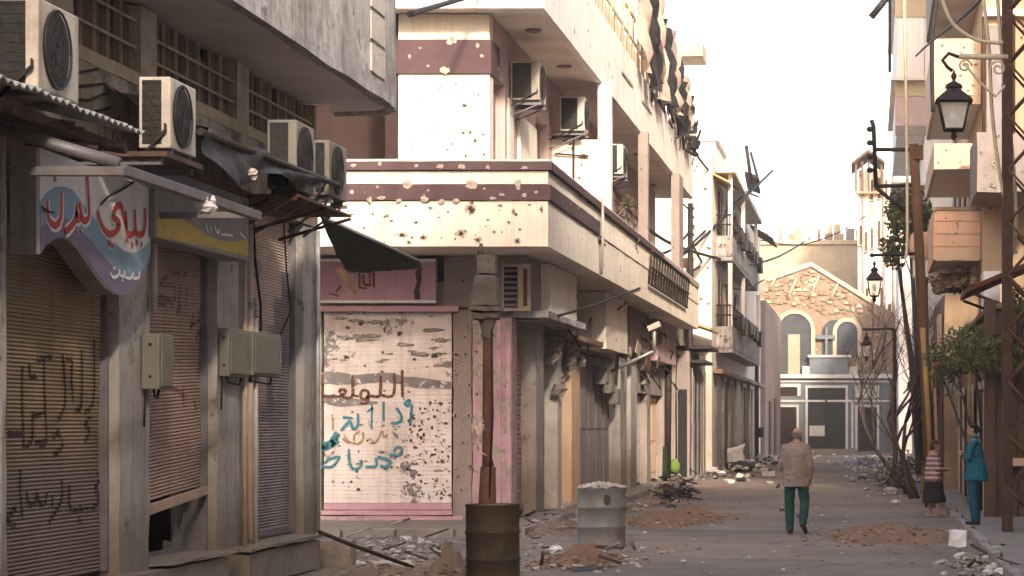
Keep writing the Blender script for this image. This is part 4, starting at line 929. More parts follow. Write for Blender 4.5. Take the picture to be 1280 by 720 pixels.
for i in range(40): y = k.r.uniform(62, 77); k.tube([(-5.6+k.r.uniform(-.1,.15), y, 10.6+k.r.uniform(-.4,.7)), (-5.5+k.r.uniform(-.2,.25), y+k.r.uniform(-1.2,1.2), 10.5+k.r.uniform(-.6,.9))], k.r.uniform(.02,.06), 4)
k.build('tangled_strips', M['iron'], S)

# ------------------------------------------------------------------ cream balcony building further down on the left
B3 = root('balcony_building', (-7, 100, 0), 'tall sunlit cream building with stacked balconies beyond the corner building', 'building')
k = MB(101); k.rbox(-20, -5.46, 84, 122, 0, 11.3, 0, 3, .02); k.build('wall', M['cream_clean'], B3)
k = MB(102); k.rbox(-7.4, -5.7, 90, 96, 11.3, 12.4, 0, 1.2, .02); k.rbox(-7.5,-5.6,89.9,96.1,12.4,12.6,0,1.2,.02); k.build('roof_hut', M['white_wall'], B3)
def sloped(name, pts, th, m, par): k = MB(); k.prism(pts, th); return k.build(name, M[m], par)
for z0, z1, y0, y1, x1 in ((7.66, 8.55, 86, 106, -4.85), (4.37, 5.3, 86, 108, -4.85)):
    k = MB(int(z0*9)); k.rbox(-5.455, x1, y0, y1, z0-.02, z0+.15, 0, 1.5, .02); k.rbox(-5.455, x1, y0, y0+.15, z0+.15, z1, 0, 1, .02); k.rbox(x1-.15, x1, y0+.15, y1, z0+.15, z1, 0, 1.5, .02); k.rbox(-5.455, x1, y1-.15, y1, z0+.15, z1, 0, 1, .02)
    o = k.build('balcony', M['concrete'], B3)
    k = MB()
    for i in range(26): y = y0+.2+i*(y1-y0-.4)/25; k.tube([(x1-.07,y,z1),(x1-.07,y,z1+.75)], .025, 4)
    for i in range(5): x = -5.4+i*(x1+5.3)/4; k.tube([(x,y0+.07,z1),(x,y0+.07,z1+.75)], .025, 4)
    for z in (z1+.4, z1+.75): k.tube([(-5.45,y0+.07,z),(x1-.07,y0+.07,z),(x1-.07,y1,z)], .03, 5)
    k.build('railing', M['iron'], o)
    for i in range(6):
        k = MB(i); y = 88+i*3.2+k.r.random(); k.rbox(x1-.02, x1+.22, y, y+k.r.uniform(.8,2), z1+.1-k.r.random()*.3, z1+.55, 0, .3, .06); k.build('hanging_debris', M['iron'], o)
    for i, y in enumerate((87.5, 92.5, 98)):
        k = MB(); k.box(-5.452, -5.40, y, y+1.6, z0+.2, z0+2.6); o2 = k.build('balcony_door', M['dark_wood'], B3)
        k = MB(); k.box(-5.395, -5.36, y-.15, y-.02, z0+.2, z0+2.75); k.box(-5.395, -5.36, y+1.62, y+1.75, z0+.2, z0+2.75); k.box(-5.395,-5.36,y-.02,y+1.62,z0+2.61,z0+2.75); k.build('door_frame', M['mullion'], o2)
    for y in (y0+.1, 95, y1-.3):
        k = MB(); k.box(x1-.17, x1-.02, y, y+.2, z1, z0+3.2); k.build('balcony_post', M['white_wall'], B3)
k = MB(103); k.rbox(-5.455, -4.75, 85.6, 108, 10.75, 10.95, 0, 1.5, .03); k.build('top_slab', M['soffit'], B3)
k = MB(104); k.prism([(-5.5,84.6,10.6),(-4.9,84.6,10.3),(-4.9,88,10.3),(-5.5,88,10.6)], (0,0,.07)); k.build('awning', M['awning_lit'], B3)
k = MB(105); k.prism([(-5.2,106,10.5),(-4.2,106,9.9),(-4.2,111,9.9),(-5.2,111,10.5)], (0,0,.1)); k.build('broken_awning', M['iron'], B3)
k = MB(106); k.prism([(-5.0,97,11.9),(-4.45,97,11.7),(-4.45,99.5,11.3),(-5.0,99.5,11.5)], (0,0,.12)); k.tube([(-4.7,97,11.5),(-4.9,96.6,13.0)], .08, 5); k.tube([(-4.4,97.5,11.5),(-4.75,97.2,12.8)], .06, 5); k.build('roof_wreckage', M['iron'], B3)
for i, (y, m) in enumerate(((85.5,'shutter_grey'),(89.5,'tarp_green'),(94,'tan_wall'),(99,'shutter_grey'),(105,'plank'),(112,'shutter_grey'))):
    k = MB(); k.box(-5.455, -5.40, y, y+3.0, .15, 3.4); k.build('shop_door', M[m], B3)
    k = MB(); k.rbox(-5.455, -5.3, y+3.05, y+3.6, .1, 3.8, 0, .6, .03); k.build('pier', M['pilaster'], B3)
k = MB(107); k.rbox(-5.455, -5.1, 84.5, 121, 3.55, 3.75, 0, 1.5, .05); k.build('shop_canopy', M['tan_wall'], B3)
for y in (85.2,):
    k = MB(); k.box(-6.6, -6.1, 83.9, 83.995, 6.2, 7.6); k.build('window', M['dark_wood'], B3)
qb = random.Random(61)
for i in range(13):                                     # loose boards, sheets and rags on the corner building's shopfronts
    y = qb.uniform(48.5, 75); z = qb.uniform(2.7, 4.4); l = qb.uniform(.3, 1.1); h = qb.uniform(.15, .7); t = qb.uniform(-.35, .35)
    k = MB(i+620); x = X2 + .14 + qb.uniform(0,.25); P4 = [(x, y, z), (x, y+l*math.cos(t), z+l*math.sin(t)), (x+.05, y+l*math.cos(t)-h*math.sin(t), z+l*math.sin(t)+h*math.cos(t)), (x+.05, y-h*math.sin(t), z+h*math.cos(t))]
    k.prism(P4, (.03,0,0)); k.build('loose_board', M[qb.choice(('stone_pale','dark_wood','plank','white_wall','rust','grey_wall','iron','mullion'))], B2)
for i in range(16):
    y = qb.uniform(47, 76); z = qb.uniform(3.0, 4.7); k = MB(i+660); k.tube([(X2+.2, y, z), (X2+.45, y+qb.uniform(.2,.8), z-qb.uniform(.1,.5)), (X2+.3, y+qb.uniform(.8,2), z-qb.uniform(-.2,.5))], .02, 5); k.build('loose_wire', M['wire'], B2)
scars(B3, FY(83.985), rnd_pts(32, 40, -6.7, -5.5, 5, 11, .02, .11), [M['scar'], M['hole']], 32)
scars(B3, FY(85.98), rnd_pts(33, 10, -5.4, -4.9, 4.5, 5.2, .03, .1) + rnd_pts(34, 10, -5.4, -4.9, 7.8, 8.5, .03, .1), [M['scar'], M['hole']], 33)
# low infill between corner building and balcony building
B = root('lean_to_shop', (-6.5, 80, 0), 'ragged low shop with a sunlit awning between the corner and balcony buildings', 'shop')
k = MB(110); k.rbox(-12, -6.1, 76.2, 83.8, 0, 5.4, 0, 1, .04); k.rbox(-6.099, -5.66, 76.3, 83.85, 0, 4.15, 0, 1, .04); k.build('wall', M['grey_wall'], B)
k = MB(111); k.prism([(-6.4,79,5.3),(-5.2,79,4.9),(-5.2,83.5,4.9),(-6.4,83.5,5.3)], (0,0,.08)); k.build('awning', M['awning_lit'], B)
k = MB(112); k.box(-6.3, -5.0, 76.5, 80.5, 4.2, 4.3); k.box(-6.2,-5.2,76.6,80.4,3.75,3.85); k.build('flat_canopy', M['iron'], B)
for y in (76.8, 78.6, 80.4, 82):
    k = MB(); k.rbox(-5.655, -5.6, y, y+.9, .1, 3.6, 0, .5, .02); k.build('panel', M['stone_mix'], B)
k = MB(113); k.box(-6.0, -5.75, 76.2, 76.28, .1, 2.9); k.box(-5.655, -5.61, 77.75, 78.55, .1, 3.4); k.box(-5.655, -5.61, 79.55, 80.3, .1, 3.2); k.build('doorway', M['black'], B)
# top canopy corner poking out above
k = MB(114); k.rbox(-8, -5.8, 84.2, 86.5, 14.7, 15.25, 0, 1, .02); k.box(-7.0,-6.7,85,85.4,11.3,14.7); k.build('rooftop_canopy', M['church_trim'], B3)

# ------------------------------------------------------------------ church closing the street
YC = 150.0; fc_ = FY(YC)
CH = root('church', (-3, YC, 0), 'stone church front with arched windows and striped portal closing the street', 'church')
def cu(px): return XA(px, YC)
def cv(py): return ZA(py, YC)
def cbox(name, px0, px1, py0, py1, d0, d1, m, par=CH, j=0):
    k = MB(int(px0+py0)); fbox(k, fc_, cu(px0), cu(px1), cv(py1), cv(py0), d0, d1, 0, j, .8); return k.build(name, M[m], par)
def arch_pts(pxa, pxb, pytop, pybot, d):
    c = (pxa+pxb)/2; r = (pxb-pxa)/2; pts = [(pxa, pybot)] + [(c - r*math.cos(t*math.pi/10), pytop + r - r*math.sin(t*math.pi/10)) for t in range(11)] + [(pxb, pybot)]
    return [Vector((cu(a), YC-d, cv(b))) for a, b in pts]
k = MB(121); poly = [(938,570),(938,368),(958,350),(1006,331),(1018,334),(1078,372),(1120,392),(1120,570)]
k.prism([Vector((cu(a), YC+.02, cv(b))) for a, b in poly], (0, 6, 0)); k.build('gable_wall', M['church_stone'], CH)
qq = random.Random(8)                                   # rubble stones standing proud of the gable
k = MB(122)
for i in range(900):
    a = qq.uniform(945, 1110); b = qq.uniform(338, 470)
    if b < 331 + max(0, (1010-a)*.45, (a-1014)*.62) + 6: continue
    if (965 < a < 1021 and b > 384) or (1022 < a < 1080 and b > 392): continue
    s_ = qq.uniform(.07,.15); x, z = cu(a), cv(b); k.box(x-s_, x+s_, YC-.05-qq.random()*.05, YC+.01, z-s_*.6, z+s_*.6, qq.choice((0,0,0,1)))
k.build('rubble_stone', [M['church_stone'], M['church_trim']], CH, kind='stuff')
for a, b in (((960,352),(1014,333)),((1014,333),(1090,380))):
    k = MB(); p, r_ = Vector((cu(a[0]),YC-.15,cv(a[1]))), Vector((cu(b[0]),YC-.15,cv(b[1]))); k.prism([p, r_, r_+Vector((0,0,.28)), p+Vector((0,0,.28))], (0,.5,0)); k.build('gable_coping', M['church_trim'], CH)
for a, b in (((962,362),(972,342)),((985,372),(996,348)),((1012,372),(1024,345)),((1038,375),(1047,355))):
    k = MB(); p, r_ = Vector((cu(a[0]),YC-.16,cv(a[1]))), Vector((cu(b[0]),YC-.16,cv(b[1]))); k.tube([p, r_], .09, 4); k.build('roof_batten', M['church_trim'], CH)
for (a, b, t, bt_, dark) in ((973,1014,392,470,'church_grey'),(1046,1072,402,446,'black'),):
    k = MB()
    o_ = arch_pts(a-5, b+5, t-5, bt_, .16); i_ = arch_pts(a, b, t, bt_, .16); n = len(o_)
    k.add(o_ + i_ + [v+Vector((0,.2,0)) for v in o_] + [v+Vector((0,.2,0)) for v in i_], [(i,i+1,n+i+1,n+i) for i in range(n-1)] + [(i,2*n+i,2*n+i+1,i+1) for i in range(n-1)] + [(n+i,n+i+1,3*n+i+1,3*n+i) for i in range(n-1)])
    o = k.build('arch_surround', M['church_trim'], CH)
    k = MB(); k.add(arch_pts(a, b, t, bt_, .06), [tuple(range(n))]); k.build('arch_recess', M['arch_shade'], o)
    if a < 1000:
        k = MB(); fbox(k, fc_, cu(985), cu(1000), cv(468), cv(418), .07, .11); k.build('window_pane', M['rear_cream'], o)
k = MB()
o_ = arch_pts(1028,1058,400,446,.08); k.add(o_, [tuple(range(len(o_)))]); k.build('arch_niche', M['arch_shade'], CH)
k = MB(); fbox(k, fc_, cu(1031.5), cu(1034.5), cv(446), cv(409), .18, .34); fbox(k, fc_, cu(1021), cu(1031.4), cv(424), cv(419), .18, .34); fbox(k, fc_, cu(1034.6), cu(1044), cv(424), cv(419), .18, .34); k.build('cross', M['church_grey'], CH)
# portal of grey stone with white bands
cbox('portal_wall', 955, 1112, 471, 568, 0.02, .5, 'church_grey', j=.01)
cbox('cornice', 952, 1115, 468, 473, .0, .72, 'church_white'); cbox('cornice', 955, 1112, 476, 478, .505, .58, 'church_white')
cbox('pediment', 1012, 1062, 447, 467.5, .1, .5, 'church_grey'); cbox('pediment_step', 1003, 1012, 458, 467.5, .1, .5, 'church_white'); cbox('pediment_step', 1062, 1072, 458, 467.5, .1, .5, 'church_white'); cbox('pediment_cap', 1010, 1064, 444, 447, .05, .6, 'church_white')
cbox('courses', 955, 1112, 500, 502.5, .505, .55, 'church_white')
def portal(px0, px1, py0, py1, m, name='door', fr=3):
    o = cbox(name, px0, px1, py0, py1, .505, .52, m)
    k = MB()
    fbox(k, fc_, cu(px0-fr), cu(px0), cv(py1), cv(py0-fr), .5, .62); fbox(k, fc_, cu(px1), cu(px1+fr), cv(py1), cv(py0-fr), .5, .62); fbox(k, fc_, cu(px0), cu(px1), cv(py0), cv(py0-fr), .5, .62)
    k.build('door_frame', M['church_white'], o); return o
d = portal(1010, 1057, 485, 561, 'glass_dark')
for a in (1033,): 
    k = MB(); fbox(k, fc_, cu(a-1), cu(a+1), cv(561), cv(487), .525, .56); k.build('mullion', M['iron'], d)
k = MB(); fbox(k, fc_, cu(1012), cu(1031), cv(545), cv(532), .522, .53); k.build('poster', M['church_white'], d)
portal(973, 996, 509, 562, 'brown_wall'); portal(972, 997, 484, 495, 'brown_wall', 'window', 4); portal(1072, 1096, 509, 563, 'dark_room'); portal(1071,1097,484,497,'church_white','window',2)
cbox('stone_strip', 958, 961, 503, 560, .505, .56, 'church_white'); cbox('stone_strip', 1064, 1067, 503, 560, .505, .56, 'church_white'); cbox('church_step', 1000, 1068, 561, 566, .5, 1.6, 'kerb')
B = root('rear_house', (-3, 170, 0), 'pale flat roofed house rising behind the church gable', 'house')
k = MB(125); k.rbox(-9.5, 0.6, 165, 180, 0, ZA(306,165), 0, 2, .02); k.build('wall', M['rear_cream'], B)
k = MB(126); k.rbox(-9.7, .8, 164.8, 180, ZA(306,165)+.003, ZA(300,165), 0, 2, .03); k.build('roof_edge', M['church_trim'], B)
k = MB(127); k.box(XA(1034,166), XA(1040,166), 166, 168, ZA(300,166), ZA(279,166)); k.box(XA(1042,166), XA(1050,166), 166, 168, ZA(300,166), ZA(280,166)); k.build('water_tank', M['church_trim'], B)
k = MB(128); k.box(-9.5,.6,160,165,0,ZA(338,160)); k.build('front_annex', M['rear_cream'], B)
for i in range(14):
    k = MB(i+900); x = -9+i*.68+k.r.uniform(-.2,.2); z = ZA(300,165); h = k.r.uniform(.2,.9); k.rbox(x, x+k.r.uniform(.15,.7), 165.2, 165.8, z, z+h, 0, .3, .06); k.build('roof_clutter', M[k.r.choice(('tan_wall','iron','rear_cream','kerb'))], B)
B = root('end_house', (-5, 130, 0), 'weathered grey house beside the left flank of the church', 'house')
k = MB(129); k.rbox(-18, -5.3, 124, 146, 0, 8.2, 0, 2, .04); k.build('wall', M['grey_wall'], B)
k = MB(130); k.box(-5.3, -5.25, 128, 131, .1, 3); k.box(-5.3,-5.25,135,138,.1,3.2); k.build('doorway', M['dark_wood'], B)
# ------------------------------------------------------------------ right-hand side of the street
LH = root('low_house', (4, 50, 0), 'low brown plank fronted house behind the woman in teal', 'house')
k = MB(201); k.rbox(2.30, 9, 44.1, 61.5, 0, 3.9, 0, 1.2, .03); k.build('wall', M['ochre_wall'], LH)
for i in range(16):
    k = MB(i+210); x = 2.27 + i*.24; k.rbox(x+.008, x+.232, 44.0 - k.r.uniform(0,.03), 44.09, .1, 3.85+k.r.uniform(-.1,.1), 0, .6, .012); k.build('plank', M['plank'], LH)
k = MB(202); k.rbox(2.12, 2.34, 43.9, 44.15, .1, 4.1, 0, .5, .02); k.build('corner_post', M['plank'], LH)
k = MB(203); k.rbox(2.5, 2.95, 43.6, 43.97, 1.05, 1.2, 0, .2, .02); k.build('ledge', M['peach_pale'], LH)
for y0, y1, m in ((46,48.2,'dark_wood'),(51,53,'plank'),(56,58.5,'dark_wood')):
    k = MB(); k.box(2.24, 2.30, y0, y1, .14, 2.5); o = k.build('door', M[m], LH)
    k = MB(); k.box(2.2, 2.24, y0-.15, y0, .14, 2.65); k.box(2.2, 2.24, y1, y1+.15, .14, 2.65); k.box(2.2,2.24,y0,y1,2.5,2.65); k.build('door_frame', M['mullion'], o)
k = MB(204); k.rbox(2.2, 9, 44, 61.6, 3.91, 4.05, 0, 1.2, .04); k.build('roof_slab', M['tan_wall'], LH)
k = MB(205); k.prism([(1.9,46,4.35),(3.2,46,4.9),(3.2,49.5,4.9),(1.9,49.5,4.35)], (0,0,.09)); k.build('red_awning', M['awning_red'], LH, 'rust red sheet awning')
for y in (46.1, 49.3): 
    k = MB(); k.tube([(1.95,y,4.35),(2.9,y,4.0)], .03, 5); k.build('awning_strut', M['iron'], LH)
k = MB(206); k.rbox(2.4, 2.75, 49.9, 51, 4.06, 5.0, 0, .3, .01); k.build('chimney_box', M['white_wall'], LH)
for a, b in (((1.75,47,3.6),(2.25,47.6,2.6)),((1.5,54,2.6),(1.55,52,.15)),((2.1,50,.15),(2.2,51.5,3.1)),((1.3,58,.15),(1.6,59,3.3))):
    k = MB(); k.tube([a,b], .04, 5); k.build('loose_pole', M['pole_yellow'], None, {1.75:'thin pale stick sticking out under the green foliage',1.5:'slender grey pole leaning beside the woman in teal',2.1:'stick propped against the ochre wall behind the woman in teal',1.3:'pole leaning behind the woman in the striped top'}[a[0]], 'pole', 'loose poles on the right pavement', at=b)
# unseen row outside the frame, its heights stepped to shape the shade
RH = root('unseen_shade_row', (6, 0, 0), 'unseen pale house row with heights stepped to shade the street', 'house')
k = MB(207); k.box(3.3, 12, 15, 37, 0, 17.0); k.box(3.3, 12, 11, 14.99, 0, 20); k.box(3.3, 12, 5, 10.99, 0, 22); k.box(3.3, 12, -60, 4.99, 0, 18.5); k.build('wall', M['white_wall'], RH)  # segment heights set for shade, pale walls to bounce light
k = MB(208); k.box(9.6, 16, 37.5, 46, 0, 14); k.box(9.6, 16, 46.01, 61.8, 0, 24); k.build('shading_wing', M['tan_wall'], RH)  # unseen wing added, its two heights set to shade the far road
k = MB(209); k.box(-7, 3.2, -60, -45, 0, 14); k.build('street_end', M['tan_wall'], RH)
# tall balcony building
B4 = root('tall_balcony_building', (6, 75, 0), 'tall peach building with stacked jutting balconies on the right', 'building')
k = MB(220); k.rbox(2.95, 12, 62, 84.5, 0, 20, 0, 2, .02); k.build('wall', M['peach_pale'], B4)
def balc(x0, x1, y0, y1, z0, z1, m, par, mb_=None, nm='balcony'):
    k = MB(int(z0*7)); k.rbox(x0, x1, y0, y1, z0, z0+.16, 0, 1, .015); o = k.build(nm, M['soffit'], par)
    k = MB(int(z0*9)); k.rbox(x0, x1, y0-.02, y0+.1, z0-.01, z1, 0, .7, .012); k.rbox(x0-.02, x0+.1, y0+.105, y1, z0-.01, z1, 0, .7, .012); k.rbox(x0,x1,y1-.1,y1,z0+.165,z1,0,.7,.01); k.build('parapet', M[m], o)
    return o
balc(1.72, 2.94, 62.5, 70.5, 13.0, 14.2, 'grey_wall', B4); balc(1.72, 2.94, 62.5, 70.5, 10.15, 11.85, 'peach_pale', B4); balc(1.72, 2.94, 62.5, 70.5, 8.45, 9.12, 'peach_pale', B4)
lowb = balc(1.72, 2.94, 62.5, 68.5, 6.1, 7.42, 'peach', B4)  # warm sunlight on the low balcony is put into its peach colour
for r_ in range(3):
    for c in range(2):
        k = MB(r_*2+c+230); x = 1.76+c*.59; z = 6.42+r_*.33; k.rbox(x+.015, x+.575, 62.45, 62.476, z+.012, z+.318, 0, .2, .006); k.build('panel', M['peach'], lowb)
k = MB(231); k.rbox(1.68, 2.96, 62.40, 62.47, 7.36, 7.46, 0, .3, .01); k.build('coping', M['tan_wall'], lowb)
k = MB(232); k.rbox(1.75, 2.9, 62.41, 62.47, 6.05, 6.36, 0, .3, .02); k.build('lower_band', M['peach_pale'], lowb)
k = MB(233); k.rbox(2.6, 4.6, 58, 61.95, 7.4, 8.87, 0, .5, .05); k.build('grey_balcony', M['grey_wall'], B4, 'pockmarked grey balcony block'); 
k = MB(234); k.box(3.06, 3.56, 61.93, 61.985, 9.3, 12.1); k.build('shutter', M['shutter_grey'], B4)
k = MB(235); k.rbox(2.95, 4.5, 61.7, 61.99, 12.3, 12.5, 0, .4, .01); k.build('ledge', M['cream_clean'], B4)
for y in (72, 76, 80):
    for z in (5, 8, 11):
        k = MB(); k.box(2.9, 2.949, y, y+1.4, z, z+1.8); o = k.build('window', M['dark_wood'], B4)
        k = MB(); k.box(2.84, 2.899, y-.1, y+1.5, z-.12, z); k.build('sill', M['stone_pale'], o)
k = MB(236)
for i in range(60): k.rock((2.3+k.r.uniform(-.5,.6), 62.9+k.r.random()*4, 5.95-k.r.random()*.55), k.r.uniform(.08,.2), 0, 1.1)
k.build('broken_underside', M['tan_wall'], lowb)
scars(B4, FY(62.468), rnd_pts(41, 16, 1.8, 2.9, 10.3, 11.8, .02, .1) + rnd_pts(42, 8, 1.8, 2.9, 8.5, 9.1, .02, .08), [M['scar'], M['hole']], 41)
scars(B4, FY(62.44), rnd_pts(43, 7, 1.85, 2.85, 6.45, 7.3, .02, .06), [M['scar'], M['hole']], 42)
scars(B4, FY(57.99), rnd_pts(44, 18, 2.7, 3.6, 7.5, 8.8, .02, .1), [M['scar'], M['hole']], 43)
scars(B4, FY(61.99), rnd_pts(45, 26, 2.97, 4.2, 4.2, 16, .03, .14), [M['scar'], M['hole']], 44)
for x_, z_ in ((2.98, 9.0), (3.75, 9.2)):
    k = MB(); k.tube([(x_, 61.93, z_), (x_+.01, 61.93, z_+7)], .05, 7); k.build('drainpipe', M['rust'], B4)
S = root('water_barrel', (1.5, 69.5, 6.5), 'tan water barrel hung beside the peach panelled balcony', 'barrel')
k = MB(237); k.lathe((1.55,69.6,6.55), [(.25,0),(.33,.1),(.36,.4),(.33,.7),(.25,.8)], 14); k.build('barrel_body', M['peach'], S)
k = MB(238); k.box(1.3,1.75,69.2,70,6.05,6.54); k.build('stand', M['white_wall'], S)
BR = root('brown_shop_row', (2.4, 76, 0), 'dark brown low shop row behind the bare trees on the right', 'shop')
k = MB(245); k.rbox(1.95, 2.94, 62.3, 90, 0, 5.2, 0, 1, .05); k.build('wall', M['tan_wall'], BR)
for i, (y, m) in enumerate(((62.8,'dark_wood'),(66.5,'plank'),(70.5,'dark_wood'),(74.5,'rust'),(78.5,'dark_wood'),(82.5,'plank'),(86,'dark_wood'))):
    k = MB(); k.box(1.89, 1.945, y, y+2.6, .14, 2.7); o = k.build('door', M[m], BR)
    k = MB(i+70); k.prism([(1.3,y-.2,2.9+k.r.uniform(-.2,.3)),(1.94,y-.2,3.4),(1.94,y+2.8,3.4),(1.3,y+2.8,2.9)], (0,0,.06)); k.build('awning', M[('awning_red','tarp_green','plank')[i % 3]], BR)
    k = MB(i+80); k.rbox(1.85, 1.945, y+.2, y+2.2, 3.6, 4.7, 0, .5, .03); k.build('sign_board', M[('peach_pale','grey_wall','white_wall')[i % 3]], BR)
# white tall building behind it
B5 = root('white_tower_block', (6, 95, 0), 'overexposed white apartment block rising right of the sky', 'building')
k = MB(240); k.rbox(2.0, 14, 85, 110, 0, 24, 0, 3, .02); k.build('wall', M['white_wall'], B5)
k = MB(241); k.rbox(1.0, 1.995, 85, 99, 12.0, 24, 0, 2, .02); k.build('bay_stack', M['white_wall'], B5)
for z0, z1, m, d in ((12.0,12.35,'grey_wall',.03),(12.36,13.4,'mauve',.015),(13.4,13.85,'church_trim',.05),(16.2,17.0,'church_trim',.06)):  # the cream bands stand in for shade under the slabs
    k = MB(); k.rbox(.96, 2.1, 85-d, 84.995, z0, z1, 0, .5, .01); k.build('fascia_shade', M[m], B5)
for z in (13.9, 17.1, 10.2): 
    k = MB(); k.rbox(.8, 2.0, 84.5, 99.5, z, z+.15, 0, 1.5, .02); k.build('slab', M['soffit'], B5)
k = MB(242); k.tube([(.78,86,14.4),(.78,86,17)], .06, 5); k.tube([(.75,85,17),(.1,85,16.2)], .13, 5); k.tube([(.7,85,17.3),(.4,85,17.4)], .1, 5); k.build('roof_pipe', M['iron'], B5)
B7 = root('church_shade_house', (4, 142, 0), 'pale house added right of the church to shade its portal', 'house')  # added house that throws shade on the church portal
k = MB(243); k.rbox(1.7, 14, 134.5, 149, 0, 11.6, 0, 2, .03); k.build('wall', M['white_wall'], B7)
k = MB(244); k.rbox(1.6, 14, 134.4, 149.1, 11.61, 11.8, 0, 2, .03); k.build('roof_slab', M['church_trim'], B7)
# narrow white house with slit windows, behind the church screen
B6 = root('slit_window_house', (1, 158, 0), 'tall white house with slit windows behind the right end of the church screen', 'house')
YH = 153.5
k = MB(250); k.rbox(XA(1072,YH), 9, YH, 172, 0, ZA(212,YH), 0, 2, .03); k.build('wall', M['warm_white'], B6)
for px, py0, py1 in ((1076,282,306),(1083,290,314),(1090,285,310),(1099,276,308),(1075,372,392),(1084,360,382),(1092,366,394),(1102,360,390),(1090,225,250),(1099,222,248),(1108,225,250),(1110,300,330),(1112,380,410),(1080,425,448),(1094,428,450)):
    k = MB(); k.box(XA(px-1.6,YH), XA(px+1.6,YH), YH-.05, YH-.002, ZA(py1,YH), ZA(py0,YH)); o = k.build('window', M['dark_wood'], B6)
    k = MB(); k.box(XA(px-2.6,YH), XA(px+2.6,YH), YH-.22, YH-.002, ZA(py1+1.8,YH), ZA(py1,YH)-.003); k.build('sill', M['grey_wall'], o)
for px in (1079, 1105, 1117):
    k = MB(); k.tube([(XA(px,YH),YH-.12,.2),(XA(px,YH),YH-.12,ZA(214,YH))], .09, 6); k.build('downpipe', M['grey_wall'], B6)
k = MB(251); k.prism([(XA(1064,YH),YH-.8,ZA(205,YH)),(XA(1085,YH),YH-.8,ZA(188,YH)),(XA(1106,YH),YH-.8,ZA(203,YH)),(XA(1106,YH),YH-.8,ZA(206,YH)),(XA(1085,YH),YH-.8,ZA(192,YH)),(XA(1064,YH),YH-.8,ZA(208,YH))], (0,6,0)); k.build('roof_eave', M['plank'], B6)
for px in (1070, 1078, 1086, 1094, 1102):
    k = MB(); k.box(XA(px,YH)-.07, XA(px,YH)+.07, YH-.5, YH-.3, ZA(240,YH), ZA(203,YH)); k.build('roof_post', M['plank'], B6)
k = MB(252); k.box(XA(1068,YH), XA(1106,YH), YH-.6, YH-.003, ZA(243,YH), ZA(240,YH)); k.build('roof_gallery', M['tan_wall'], B6)
# ------------------------------------------------------------------ street lanterns and poles
def lantern(par, c, s, wd=1.15):
    """four-sided street lantern, c = bottom finial point, s = overall height"""
    x, y, z = c; r = math.pi/4; w_ = s*wd
    k = MB(); k.lathe((x,y,z), [(.01*s,0),(.05*s,.05*s),(.03*s,.1*s),(.10*s,.15*s)], 8); k.build('bottom_finial', M['iron'], par)
    k = MB(); k.lathe((x,y,z), [(.12*w_,.155*s),(.19*w_,.52*s)], 4, 0, False, r); g = k.build('glass_body', M['glass_lamp'], par)
    k = MB()
    for a in range(4):
        t = r + a*math.pi/2; ct, st = math.cos(t), math.sin(t)
        k.tube([(x+.125*w_*ct, y+.125*w_*st, z+.15*s),(x+.2*w_*ct, y+.2*w_*st, z+.53*s)], .016*s, 5)
    for rr, zz in ((.125,.15),(.2,.53)): k.tube([(x+rr*w_*math.cos(r+a*math.pi/2), y+rr*w_*math.sin(r+a*math.pi/2), z+zz*s) for a in range(5)], .018*s, 5)
    k.build('frame', M['iron'], par)
    k = MB(); k.lathe((x,y,z), [(.25*w_,.54*s),(.23*w_,.57*s),(.10*w_,.70*s),(.085*w_,.73*s)], 4, 0, False, r); k.lathe((x,y,z), [(.085*w_,.735*s),(.075*w_,.79*s),(.02*s,.84*s),(.035*s,.88*s),(.045*s,.91*s),(.02*s,.96*s),(.003*s,1.0*s)], 8); k.build('lantern_roof', M['iron'], par)
    k = MB(); k.lathe((x,y,z+.25*s), [(.02*s,0),(.05*s,.06*s),(.05*s,.12*s),(.02*s,.18*s)], 8); k.build('bulb', M['white'], par)
# lamp post standing in the dark drum
px_, py_ = XA(609, 27), 27.0
S = root('lamp_post', (px_, py_, 0), 'old lamp post with a battered boxy lantern standing in the dark drum', 'street lamp')
k = MB(301); k.tube([(px_,py_,.0),(px_,py_,.92),(px_+.01,py_,1.35)], [.1,.1,.085], 12); k.tube([(px_+.01,py_,1.35),(px_,py_,1.45),(px_+.005,py_,3.0)], [.07,.055,.05], 10); k.build('post', M['rust'], S)
k = MB(302); k.lathe((px_,py_,2.78), [(.05,0),(.075,.05),(.06,.1),(.10,.22),(.09,.26)], 8); k.build('collar', M['lamp_box'], S)
k = MB(303); k.tube([(px_+.035,py_-.08,1.0),(px_+.07,py_-.06,1.9),(px_+.06,py_-.06,2.9)], .014, 6); k.build('cable', M['wire'], S)
c = (px_-.01, py_, 3.12); s_ = .72
k = MB(304); k.rbox(c[0]-.17, c[0]+.17, py_-.17, py_+.17, 3.09, 3.16, 0, .08, .02); k.rbox(c[0]-.15, c[0]+.16, py_-.15, py_+.15, 3.0, 3.085, 0, .1, .03); k.build('rim', M['lamp_box'], S)
k = MB(305); k.lathe(c, [(.215,.045),(.20,.10),(.165,.36),(.14,.385)], 4, 0, False, math.pi/4)
for v in k.v: v.x += .014*mnoise.noise(v*7); v.z += .012*mnoise.noise(v*6)
k.build('lantern_body', M['lamp_box'], S)
k = MB(308); k.rbox(c[0]-.10, c[0]+.12, py_-.11, py_+.11, 3.51, 3.74, 0, .08, .02); k.tube([(c[0]-.06,py_-.05,3.74),(c[0]-.05,py_-.05,3.86)], [.04,.02], 6); k.build('lantern_top', M['lamp_box'], S)
